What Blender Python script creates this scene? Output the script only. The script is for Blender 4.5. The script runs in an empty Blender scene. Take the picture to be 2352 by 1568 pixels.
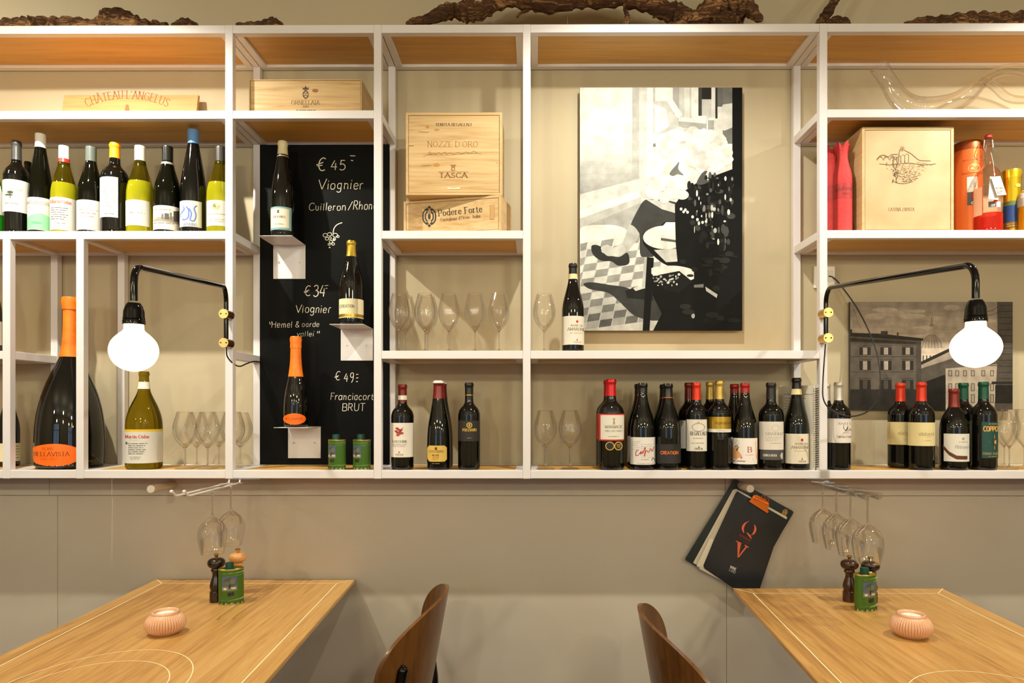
import bpy, math, random
from mathutils import Vector
SC = bpy.context.scene
C = SC.collection
rnd = random.Random(7)
R_ = math.radians

# ------------------------------------------------------------------ camera
F, PX, PY, TH, CZ = 1568.0, 1218.0, 937.0, 0.0047, 1.38
RT = Vector((math.cos(TH), math.sin(TH), 0)); FW = Vector((-math.sin(TH), math.cos(TH), 0))
cd = bpy.data.cameras.new('camera'); cam = bpy.data.objects.new('camera', cd); C.objects.link(cam)
cam.location = (0, 0, CZ); cam.rotation_euler = (R_(90), 0, TH)
cd.sensor_width = 36.0; cd.lens = 36.0 * F / 2352
cd.shift_x = (1176 - PX) / 2352; cd.shift_y = (PY - 784) / 2352; cd.clip_start = 0.05
SC.camera = cam

# ------------------------------------------------------------------ light
w = bpy.data.worlds.new('world'); SC.world = w; w.use_nodes = True
w.node_tree.nodes['Background'].inputs[0].default_value = (0.55, 0.62, 0.8, 1)
w.node_tree.nodes['Background'].inputs[1].default_value = 0.3
SC.view_settings.view_transform = 'Standard'; SC.view_settings.look = 'None'
SC.view_settings.gamma = 1; SC.view_settings.use_curve_mapping = False
SC.view_settings.exposure = 0.0
SC.cycles.use_denoising = True
SC.cycles.caustics_reflective = False; SC.cycles.caustics_refractive = False
SC.cycles.max_bounces = 14; SC.cycles.transparent_max_bounces = 40
SC.cycles.transmission_bounces = 10; SC.cycles.sample_clamp_indirect = 6
WARM = (1.0, 0.955, 0.82)
def spot(x, y, z, tx, ty, tz, e, size=130, rad=0.018, col=WARM, blend=0.9):
    l = bpy.data.lights.new('ceiling_spot', 'SPOT'); l.energy = e; l.color = col
    l.spot_size = R_(size); l.spot_blend = blend; l.shadow_soft_size = rad
    o = bpy.data.objects.new('ceiling_spot', l); C.objects.link(o); o.location = (x, y, z)
    o.rotation_euler = (Vector((tx, ty, tz)) - Vector((x, y, z))).to_track_quat('-Z', 'Y').to_euler()
spot(-1.50, 1.70, 2.80, -1.40, 2.45, 0.75, 112, 130, blend=0.7)
spot(0.34, 1.70, 2.80, 0.34, 2.50, 0.85, 63, 130, blend=0.7)
spot(1.95, 1.70, 2.80, 1.80, 2.45, 0.80, 102, 130, blend=0.7)
spot(-2.35, 1.75, 2.80, -2.1, 2.55, 2.2, 28)
def pendant(x, y, z, e):                          # warm pendants of the dining room behind the camera
    l = bpy.data.lights.new('pendant_light', 'POINT'); l.energy = e; l.color = (1.0, 0.93, 0.68); l.shadow_soft_size = 0.07
    o = bpy.data.objects.new('pendant_light', l); C.objects.link(o); o.location = (x, y, z)
for px_ in (-3.0, -1.0, 1.0, 3.0):
    pendant(px_, -0.9, 2.35, 42); pendant(px_ + 0.4, -2.9, 2.35, 42)

# ------------------------------------------------------------------ materials
def lin(c):
    return tuple((v / 255 / 12.92 if v / 255 <= 0.04045 else ((v / 255 + 0.055) / 1.055) ** 2.4) for v in c[:3]) + (1.0,)
_m = {}
def M(rgb, rough=0.5, metal=0.0, spec=0.5, name=None, emit=0, coat=0):
    key = (tuple(rgb), rough, metal, spec, emit, coat)
    if key in _m: return _m[key]
    m = bpy.data.materials.new(name or 'paint'); m.use_nodes = True
    b = m.node_tree.nodes['Principled BSDF']
    b.inputs['Base Color'].default_value = lin(rgb); b.inputs['Roughness'].default_value = rough
    b.inputs['Metallic'].default_value = metal; b.inputs['Specular IOR Level'].default_value = spec
    b.inputs['Coat Weight'].default_value = coat; b.inputs['Coat Roughness'].default_value = 0.05
    if emit:
        b.inputs['Emission Color'].default_value = lin(rgb); b.inputs['Emission Strength'].default_value = emit
    _m[key] = m; return m
def nodes(m):
    m.use_nodes = True; return m.node_tree.nodes, m.node_tree.links
def wood(name, c1, c2, axis='x', scale=6.0, rough=0.45, stretch=14, c3=None, coat=0.0, dist=1.2):
    m = bpy.data.materials.new(name); n, l = nodes(m); b = n['Principled BSDF']
    b.inputs['Roughness'].default_value = rough; b.inputs['Coat Weight'].default_value = coat
    b.inputs['Coat Roughness'].default_value = 0.15
    tc = n.new('ShaderNodeTexCoord'); mp = n.new('ShaderNodeMapping')
    s = [scale * stretch] * 3; s['xyz'.index(axis)] = scale
    mp.inputs['Scale'].default_value = s
    nz = n.new('ShaderNodeTexNoise'); nz.inputs['Scale'].default_value = 1; nz.inputs['Detail'].default_value = 6
    nz.inputs['Roughness'].default_value = 0.6; nz.inputs['Distortion'].default_value = dist
    mp2 = n.new('ShaderNodeMapping'); s2 = [scale * 2.2] * 3; s2['xyz'.index(axis)] = scale * 0.25
    mp2.inputs['Scale'].default_value = s2
    nz2 = n.new('ShaderNodeTexNoise'); nz2.inputs['Scale'].default_value = 1; nz2.inputs['Detail'].default_value = 3
    mx = n.new('ShaderNodeMath'); mx.operation = 'MULTIPLY_ADD'; mx.inputs[1].default_value = 0.55
    sc2 = n.new('ShaderNodeMath'); sc2.operation = 'MULTIPLY'; sc2.inputs[1].default_value = 0.45
    cr = n.new('ShaderNodeValToRGB'); e = cr.color_ramp.elements
    e[0].position = 0.36; e[0].color = lin(c1); e[1].position = 0.62; e[1].color = lin(c2)
    if c3: k = cr.color_ramp.elements.new(0.5); k.color = lin(c3)
    l.new(tc.outputs['Object'], mp.inputs[0]); l.new(mp.outputs[0], nz.inputs['Vector'])
    l.new(tc.outputs['Object'], mp2.inputs[0]); l.new(mp2.outputs[0], nz2.inputs['Vector'])
    l.new(nz2.outputs[0], sc2.inputs[0]); l.new(nz.outputs[0], mx.inputs[0]); l.new(sc2.outputs[0], mx.inputs[2])
    l.new(mx.outputs[0], cr.inputs[0]); l.new(cr.outputs[0], b.inputs['Base Color'])
    bp = n.new('ShaderNodeBump'); bp.inputs['Strength'].default_value = 0.08; bp.inputs['Distance'].default_value = 0.002
    l.new(mx.outputs[0], bp.inputs['Height']); l.new(bp.outputs[0], b.inputs['Normal'])
    return m
def noisy(name, c1, c2, scale=5, rough=0.6, bump=0.0, detail=5, lo=0.35, hi=0.65, bd=0.002, spec=0.5):
    m = bpy.data.materials.new(name); n, l = nodes(m); b = n['Principled BSDF']; b.inputs['Roughness'].default_value = rough
    b.inputs['Specular IOR Level'].default_value = spec
    tc = n.new('ShaderNodeTexCoord'); nz = n.new('ShaderNodeTexNoise')
    nz.inputs['Scale'].default_value = scale; nz.inputs['Detail'].default_value = detail
    cr = n.new('ShaderNodeValToRGB'); e = cr.color_ramp.elements
    e[0].position = lo; e[0].color = lin(c1); e[1].position = hi; e[1].color = lin(c2)
    l.new(tc.outputs['Object'], nz.inputs['Vector']); l.new(nz.outputs[0], cr.inputs[0]); l.new(cr.outputs[0], b.inputs['Base Color'])
    if bump:
        nb = n.new('ShaderNodeTexNoise'); nb.inputs['Scale'].default_value = scale * 12; nb.inputs['Detail'].default_value = 4
        l.new(tc.outputs['Object'], nb.inputs['Vector'])
        bp = n.new('ShaderNodeBump'); bp.inputs['Strength'].default_value = bump; bp.inputs['Distance'].default_value = bd
        l.new(nb.outputs[0], bp.inputs['Height']); l.new(bp.outputs[0], b.inputs['Normal'])
    return m
def mottled(rgb, sc=22, k=.09, rough=.5, name='photo_print'):
    key = ('mot', rgb, sc)
    if key not in _m: _m[key] = noisy(name, tuple(v * (1 - k) for v in rgb), tuple(min(255, v * (1 + k) + 2) for v in rgb), sc, rough, 0, 4, .3, .7, spec=.12)
    return _m[key]
def thin_glass(name, tint=(1, 1, 1), edge=0.5, ior=1.5, boost=1.0):
    m = bpy.data.materials.new(name); n, l = nodes(m); n.remove(n['Principled BSDF'])
    out = [x for x in n if x.type == 'OUTPUT_MATERIAL'][0]
    tr = n.new('ShaderNodeBsdfTransparent'); gl = n.new('ShaderNodeBsdfGlossy'); gl.inputs['Roughness'].default_value = 0.015
    lw = n.new('ShaderNodeLayerWeight'); lw.inputs['Blend'].default_value = 0.35
    cr = n.new('ShaderNodeValToRGB'); e = cr.color_ramp.elements
    e[0].position = 0.35; e[0].color = (*[0.985 * t for t in tint], 1); e[1].position = 1.0; e[1].color = (*[edge * t for t in tint], 1)
    fr = n.new('ShaderNodeFresnel'); fr.inputs['IOR'].default_value = ior
    mu = n.new('ShaderNodeMath'); mu.operation = 'MULTIPLY'; mu.inputs[1].default_value = boost; mu.use_clamp = True; mn = n.new('ShaderNodeMath'); mn.operation = 'MINIMUM'; mn.inputs[1].default_value = 0.45
    mx = n.new('ShaderNodeMixShader')
    l.new(lw.outputs['Facing'], cr.inputs[0]); l.new(cr.outputs[0], tr.inputs[0])
    l.new(fr.outputs[0], mu.inputs[0]); l.new(mu.outputs[0], mn.inputs[0]); l.new(mn.outputs[0], mx.inputs[0]); l.new(tr.outputs[0], mx.inputs[1]); l.new(gl.outputs[0], mx.inputs[2])
    l.new(mx.outputs[0], out.inputs[0]); return m
def bottle_glass(name, tint, diff, mix=0.5):
    m = bpy.data.materials.new(name); n, l = nodes(m); n.remove(n['Principled BSDF'])
    out = [x for x in n if x.type == 'OUTPUT_MATERIAL'][0]
    g = n.new('ShaderNodeBsdfGlass'); g.inputs['Color'].default_value = lin(tint); g.inputs['IOR'].default_value = 1.38; g.inputs['Roughness'].default_value = 0.0
    d = n.new('ShaderNodeBsdfPrincipled'); d.inputs['Base Color'].default_value = lin(diff); d.inputs['Roughness'].default_value = 0.04
    mx = n.new('ShaderNodeMixShader'); mx.inputs[0].default_value = mix
    l.new(g.outputs[0], mx.inputs[1]); l.new(d.outputs[0], mx.inputs[2]); l.new(mx.outputs[0], out.inputs[0]); return m

WHITE = M((222, 217, 217), 0.38, name='white_lacquer')
WALL = noisy('greige_wall_paint', (185, 171, 141), (189, 175, 145), 3, 0.75, 0.05)
PANEL = noisy('greige_panel_paint', (182, 171, 155), (187, 176, 160), 2.5, 0.6, 0.03)
OAK = wood('oak_shelf_veneer', (194, 144, 68), (216, 170, 90), 'x', 2.2, 0.45, 16)
TOAK = wood('oak_tabletop', (158, 112, 56), (202, 158, 94), 'y', 3.2, 0.38, 20, (188, 142, 79), 0.15)
PINE = wood('pine_crate', (172, 132, 78), (214, 186, 140), 'x', 1.6, 0.6, 24, (203, 171, 120), 0, 1.8)
BOARDW = wood('crate_board_wood', (176, 122, 68), (206, 158, 100), 'x', 1.6, 0.6, 20)
PINE2 = wood('pine_crate_end', (186, 150, 98), (208, 178, 130), 'y', 2, 0.6, 20)
PLY = noisy('poplar_plywood', (182, 154, 108), (198, 174, 130), 7, 0.55, 0.0, 3)
WALNUT = wood('walnut_plywood', (68, 40, 14), (110, 70, 30), 'z', 3, 0.32, 14, None, 0.3)
BARK = wood('vine_bark', (50, 30, 14), (200, 150, 98), 'x', 7, 0.9, 7, (92, 58, 28), 0, 2.5)
BARK.node_tree.nodes['Bump'].inputs['Strength'].default_value = 1.0; BARK.node_tree.nodes['Bump'].inputs['Distance'].default_value = 0.02
DARK = M((9, 9, 7), 0.035, 0, 0.55, 'dark_bottle_glass')
DARKG = bottle_glass('dark_green_bottle', (60, 62, 22), (14, 15, 6), 0.6)
OLIVE = bottle_glass('olive_bottle', (210, 194, 80), (96, 86, 16), 0.2)
YELG = bottle_glass('yellow_green_bottle', (240, 236, 120), (186, 182, 26), 0.5)
GREENB = bottle_glass('bright_green_bottle', (60, 200, 50), (30, 140, 20), 0.5)
GLASS = thin_glass('clear_glass', (1, 0.99, 0.97), 0.93, 1.45, 1.7)
SOLID = bpy.data.materials.new('solid_glass'); _n, _l = nodes(SOLID); _n['Principled BSDF'].inputs['Transmission Weight'].default_value = 1.0
_n['Principled BSDF'].inputs['Roughness'].default_value = 0.0; _n['Principled BSDF'].inputs['IOR'].default_value = 1.5
ACRYL = thin_glass('clear_acrylic', (1, 1, 0.98), 0.95, 1.5, 3.0)
BLACKP = M((6, 5, 5), 0.1, 0, 0.3, 'black_gloss_enamel')
BRASS = M((206, 170, 104), 0.28, 1.0, 0.5, 'brass')
COPPER = M((226, 120, 44), 0.3, 0.9, 0.5, 'copper_clip')
STEEL = M((190, 182, 170), 0.25, 1.0, 0.5, 'steel')
BOARD = M((5, 5, 4), 0.5, 0, 0.1, 'blackboard_paint')
CHALK = M((226, 220, 200), 0.8, name='chalk_marker')
INK = (40, 34, 28); CREAM = (236, 228, 208); RED = (176, 34, 26); ORANGE = (255, 120, 12); GOLD = (196, 158, 60)

# ------------------------------------------------------------------ helpers
def ray(x, y): return FW + RT * ((x - PX) / F) + Vector((0, 0, 1)) * ((PY - y) / F)
CAM = Vector((0, 0, CZ))
def P(x, y, Y):
    d = ray(x, y); return CAM + d * (Y / d.y)
def Pz(x, y, z):
    d = ray(x, y); return CAM + d * ((z - CZ) / d.z)
def Pp(x, y, p0, n):
    d = ray(x, y); return CAM + d * ((p0 - CAM).dot(n) / d.dot(n))
def depth(p): return (Vector(p) - CAM).dot(FW)
def px_of(p):
    q = Vector(p) - CAM; d = q.dot(FW); return PX + F * q.dot(RT) / d, PY - F * q.z / d

class MB:
    def __init__(s): s.v = []; s.f = []; s.m = []; s.mats = []
    def mi(s, mat):
        if mat not in s.mats: s.mats.append(mat)
        return s.mats.index(mat)
    def add(s, vs, fs, mat):
        o = len(s.v); k = s.mi(mat); s.v += [tuple(v) for v in vs]
        for f in fs: s.f.append([i + o for i in f]); s.m.append(k)
    def box(s, a, b, mat):
        x0, y0, z0 = a; x1, y1, z1 = b
        s.add([(x0, y0, z0), (x1, y0, z0), (x1, y1, z0), (x0, y1, z0), (x0, y0, z1), (x1, y0, z1), (x1, y1, z1), (x0, y1, z1)],
              [(0, 3, 2, 1), (4, 5, 6, 7), (0, 1, 5, 4), (1, 2, 6, 5), (2, 3, 7, 6), (3, 0, 4, 7)], mat)
    def obox(s, p, u, v, wv, mat):
        p, u, v, wv = Vector(p), Vector(u), Vector(v), Vector(wv)
        s.add([p, p + u, p + u + v, p + v, p + wv, p + u + wv, p + u + v + wv, p + v + wv],
              [(0, 3, 2, 1), (4, 5, 6, 7), (0, 1, 5, 4), (1, 2, 6, 5), (2, 3, 7, 6), (3, 0, 4, 7)], mat)
    def lathe(s, cx, cy, prof, mat, seg=32, sx=1, sy=1, rib=0, nrib=0, rot=0):
        vs = []; fs = []; rings = []
        for (z, r) in prof:
            if r <= 1e-6: rings.append([len(vs)]); vs.append((cx, cy, z))
            else:
                ring = []
                for i in range(seg):
                    a = 2 * math.pi * i / seg; rr = r * (1 + rib * math.cos(nrib * a)) if rib else r
                    ring.append(len(vs)); dx, dy = rr * math.cos(a) * sx, rr * math.sin(a) * sy
                    vs.append((cx + dx * math.cos(rot) - dy * math.sin(rot), cy + dx * math.sin(rot) + dy * math.cos(rot), z))
                rings.append(ring)
        for a, b in zip(rings, rings[1:]):
            for i in range(seg):
                j = (i + 1) % seg
                if len(a) == 1 and len(b) == 1: continue
                if len(a) == 1: fs.append((a[0], b[j], b[i]))
                elif len(b) == 1: fs.append((a[i], a[j], b[0]))
                else: fs.append((a[i], a[j], b[j], b[i]))
        s.add(vs, fs, mat)
    def tube(s, pts, rad, mat, seg=10, cap=True, jit=0.0, flat=1.0):
        pts = [Vector(p) for p in pts]; n = len(pts)
        rs = rad if isinstance(rad, (list, tuple)) else [rad] * n
        vs = []; fs = []; up = None; ph = [rnd.uniform(0, 6.28) for k in range(seg)]
        for i, p in enumerate(pts):
            t = (pts[min(i + 1, n - 1)] - pts[max(i - 1, 0)]).normalized()
            if up is None:
                up = Vector((0, 0, 1)) if abs(t.z) < 0.9 else Vector((0, 1, 0))
            a = t.cross(up).normalized(); up = a.cross(t).normalized()
            for k in range(seg):
                an = 2 * math.pi * k / seg; q = rs[i] * (1 + (jit * math.sin(ph[k] + i * (.25 + .05 * math.sin(ph[k]))) + rnd.uniform(-.3, .3) * jit if jit else 0))
                vs.append(p + a * (q * math.cos(an)) + up * (q * flat * math.sin(an)))
        for i in range(n - 1):
            for k in range(seg):
                j = (k + 1) % seg; fs.append((i * seg + k, (i + 1) * seg + k, (i + 1) * seg + j, i * seg + j))
        if cap:
            fs.append(tuple(range(seg))); fs.append(tuple(reversed(range((n - 1) * seg, n * seg))))
        s.add(vs, fs, mat)
    def build(s, name, parent=None, smooth=True, bevel=0, loc=None, ang=38):
        me = bpy.data.meshes.new(name)
        if parent is not None: off = Vector(parent['_w'])
        elif loc is not None: off = Vector(loc)
        else: off = Vector((0, 0, 0))
        me.from_pydata([tuple(Vector(v) - off) for v in s.v], [], s.f)
        for mt in s.mats: me.materials.append(mt)
        me.polygons.foreach_set('material_index', s.m)
        if smooth:
            me.polygons.foreach_set('use_smooth', [True] * len(me.polygons)); me.set_sharp_from_angle(angle=R_(ang))
        me.update()
        o = bpy.data.objects.new(name, me); C.objects.link(o)
        if parent is not None:
            o.parent = parent; o['_w'] = tuple(off); off = Vector((0, 0, 0))
            if parent.parent is None and parent.type == 'EMPTY': pass
        else: o.location = off; o['_w'] = tuple(off)
        if bevel:
            bm = o.modifiers.new('bevel', 'BEVEL'); bm.width = bevel; bm.segments = 2; bm.limit_method = 'ANGLE'
        return o
def thing(name, label, cat, loc, group=None):
    o = bpy.data.objects.new(name, None); C.objects.link(o); o.location = loc; o.empty_display_size = 0.05
    o['label'] = label; o['category'] = cat; o['_w'] = tuple(loc)
    if group: o['group'] = group
    return o
def tag(o, label, cat, group=None):
    o['label'] = label; o['category'] = cat
    if group: o['group'] = group
    return o
def struct(o): o['kind'] = 'structure'; return o
def dup(root, loc, label):
    r = root.copy(); C.objects.link(r); r.location = loc; r['label'] = label
    for ch in list(root.children):
        c = ch.copy(); C.objects.link(c); c.parent = r
        for g in list(ch.children):
            d = g.copy(); C.objects.link(d); d.parent = c
    return r
def crom(pts, n=6, closed=False):
    out = []; N = len(pts)
    for i in range(N - 1 if not closed else N):
        g = (lambda k: pts[k % N]) if closed else (lambda k: pts[max(0, min(N - 1, k))])
        p0, p1, p2, p3 = g(i - 1), g(i), g(i + 1), g(i + 2)
        for j in range(n):
            t = j / n
            out.append(tuple(0.5 * (2 * b + (c - a) * t + (2 * a - 5 * b + 4 * c - d) * t * t + (-a + 3 * b - 3 * c + d) * t ** 3)
                             for a, b, c, d in zip(p0, p1, p2, p3)))
    out.append(tuple(pts[0] if closed else pts[-1])); return out

# ------------------------------------------------------------------ lettering
GL = {
'A':'74;0,0 37,100|37,100 74,0|14,36 60,36','B':'62;8,0 8,100|~8,100 45,98 54,77 45,54 8,53|~8,53 52,50 60,27 50,3 8,0',
'C':'70;~68,82 52,98 30,98 10,78 6,50 10,22 30,2 52,2 68,18','D':'72;8,0 8,100|~8,100 42,98 62,80 66,50 62,20 42,2 8,0',
'E':'58;8,0 8,100|8,100 56,100|8,52 46,52|8,0 58,0','F':'54;8,0 8,100|8,100 54,100|8,52 44,52',
'G':'76;~68,84 52,98 30,98 10,78 6,50 10,22 30,2 54,2 70,14|70,10 70,46|48,46 74,46','H':'72;8,0 8,100|64,0 64,100|8,52 64,52',
'I':'24;12,0 12,100','J':'40;~32,100 32,25 24,4 10,0 2,10','K':'68;8,0 8,100|62,100 8,42|26,58 66,0','L':'54;8,100 8,0|8,0 54,0',
'M':'90;8,0 12,100|12,100 45,8|45,8 78,100|78,100 82,0','N':'74;8,0 8,100|8,100 66,0|66,0 66,100',
'O':'78;~39,100 15,88 6,50 15,12 39,0 63,12 72,50 63,88 39,100','P':'58;8,0 8,100|~8,100 46,98 56,74 46,48 8,46',
'Q':'80;~39,100 15,88 6,50 15,12 39,0 63,12 72,50 63,88 39,100|~38,14 56,2 76,-18','R':'66;8,0 8,100|~8,100 46,98 56,76 46,52 8,50|32,50 64,0',
'S':'56;~50,84 36,99 16,96 8,76 24,56 42,44 50,24 38,3 18,1 4,16','T':'66;33,0 33,100|2,100 64,100','U':'70;8,100 8,34|~8,34 16,6 35,0 54,6 62,34|62,34 62,100',
'V':'72;0,100 36,0|36,0 72,100','W':'102;0,100 26,0|26,0 51,95|51,95 76,0|76,0 102,100','X':'66;2,100 64,0|64,100 2,0','Y':'66;0,100 33,48|66,100 33,48|33,48 33,0',
'Z':'64;4,100 60,100|60,100 4,0|4,0 62,0',
'a':'52;~44,50 30,64 12,58 5,32 12,6 28,0 44,16|45,64 45,0','b':'52;8,0 8,100|~8,46 24,64 40,58 47,32 40,6 24,0 8,16','c':'46;~44,52 28,64 11,56 5,32 11,8 28,0 44,12',
'd':'54;46,0 46,100|~46,48 30,64 12,58 5,32 12,6 30,0 46,16','e':'50;~7,34 44,36 40,56 26,64 10,54 5,32 12,6 28,0 45,12','f':'32;~32,94 22,100 14,88 13,70|13,76 13,0|2,62 28,62',
'g':'52;~44,50 30,64 12,58 5,34 12,12 28,8 44,22|~45,64 45,-10 36,-30 18,-32 6,-22','h':'52;8,0 8,100|~8,42 24,62 40,56 44,36|44,42 44,0','i':'20;10,0 10,62|10,80 10,90',
'j':'22;~12,62 12,-16 4,-30|12,80 12,90','k':'48;8,0 8,100|42,62 8,26|20,36 46,0','l':'20;10,0 10,100','m':'78;8,0 8,62|~8,42 20,62 34,58 38,40|38,46 38,0|~38,42 52,62 64,58 68,40|68,46 68,0',
'n':'52;8,0 8,62|~8,42 24,62 40,56 44,36|44,42 44,0','o':'52;~26,64 10,56 5,32 10,8 26,0 42,8 47,32 42,56 26,64','p':'52;8,64 8,-32|~8,48 24,64 40,58 47,32 40,6 24,0 8,16',
'q':'54;46,64 46,-32|~46,48 30,64 12,58 5,32 12,6 30,0 46,16','r':'38;8,0 8,62|~8,40 18,60 34,60','s':'42;~38,52 26,64 10,56 12,40 30,30 37,16 26,1 5,8','t':'34;14,88 14,14|~14,14 22,0 32,6|2,62 30,62',
'u':'52;~8,62 8,20 18,0 34,4 44,22|44,62 44,0','v':'48;2,62 24,0|24,0 46,62','w':'70;2,62 18,0|18,0 35,58|35,58 52,0|52,0 68,62','x':'46;2,62 44,0|44,62 2,0','y':'48;2,62 24,0|46,62 10,-32','z':'44;4,62 40,62|40,62 4,0|4,0 42,0',
'0':'60;~30,100 12,86 6,50 12,14 30,0 48,14 54,50 48,86 30,100','1':'36;8,82 22,100|22,100 22,0','2':'58;~6,78 18,98 40,98 50,76 40,50 6,0|6,0 54,0','3':'56;~6,86 24,100 46,90 46,66 24,54|~24,54 50,46 52,18 30,0 6,12',
'4':'62;30,100 4,34|4,34 58,34|44,70 44,0','5':'56;50,100 12,100|12,100 8,56|~8,56 30,64 50,44 48,14 26,0 6,10','6':'58;~46,96 22,86 8,44 14,8 32,0 50,14 50,42 32,54 10,36','7':'54;4,100 50,100|50,100 18,0',
'8':'58;~29,100 12,90 12,66 29,54 48,66 48,90 29,100|~29,54 8,40 8,12 29,0 52,12 52,40 29,54','9':'56;~46,62 26,46 8,62 10,90 28,100 44,90 47,60 44,20 30,-12',
'e_':'0','€':'70;~64,92 44,100 24,84 16,50 24,16 44,0 66,8|0,42 50,62|4,34 42,42','&':'60;~56,2 20,60 18,86 32,98 42,84 34,62 10,34 10,12 26,0 44,8 54,34','/':'46;0,-6 46,104','-':'34;4,40 30,40','.':'16;8,0 8,10',',':'16;8,6 4,-12',"'":'16;8,100 6,80','"':'30;8,100 6,78|22,100 20,78',
':':'18;8,6 8,14|8,50 8,58','·':'22;11,36 11,44','=':'44;4,92 40,96|8,70 24,66','ó':'52;~26,64 10,56 5,32 10,8 26,0 42,8 47,32 42,56 26,64|22,78 36,96','í':'20;10,0 10,62|8,76 20,94',
'é':'50;~7,34 44,36 40,56 26,64 10,54 5,32 12,6 28,0 45,12|22,76 38,94','Â':'74;0,0 37,100|37,100 74,0|14,36 60,36|20,112 37,124|37,124 54,112'}
ST = {'sans': (0.11, 0.10, 0, 0), 'bold': (0.2, 0.17, 0, 0), 'thin': (0.06, 0.05, 0, 0), 'serif': (0.13, 0.05, 0.1, 0), 'sbold': (0.2, 0.07, 0.12, 0),
      'slight': (0.085, 0.04, 0.09, 0), 'ital': (0.1, 0.045, 0, 0.28), 'chalk': (0.075, 0.07, 0, 0.1), 'tiny': (0.14, 0.12, 0, 0)}
def strokes(s):
    x = 0; out = []
    for ch in s:
        if ch == ' ': x += 36; continue
        g = GL.get(ch)
        if g is None or ';' not in g: x += 40; continue
        wd, rest = g.split(';')
        for st in rest.split('|'):
            sm = st[0] == '~'; pts = [tuple(map(float, q.split(','))) for q in st.lstrip('~').split(' ')]
            out.append((sm, [(px + x, py) for px, py in pts]))
        x += float(wd) + 12
    return x - 12, out

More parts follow.
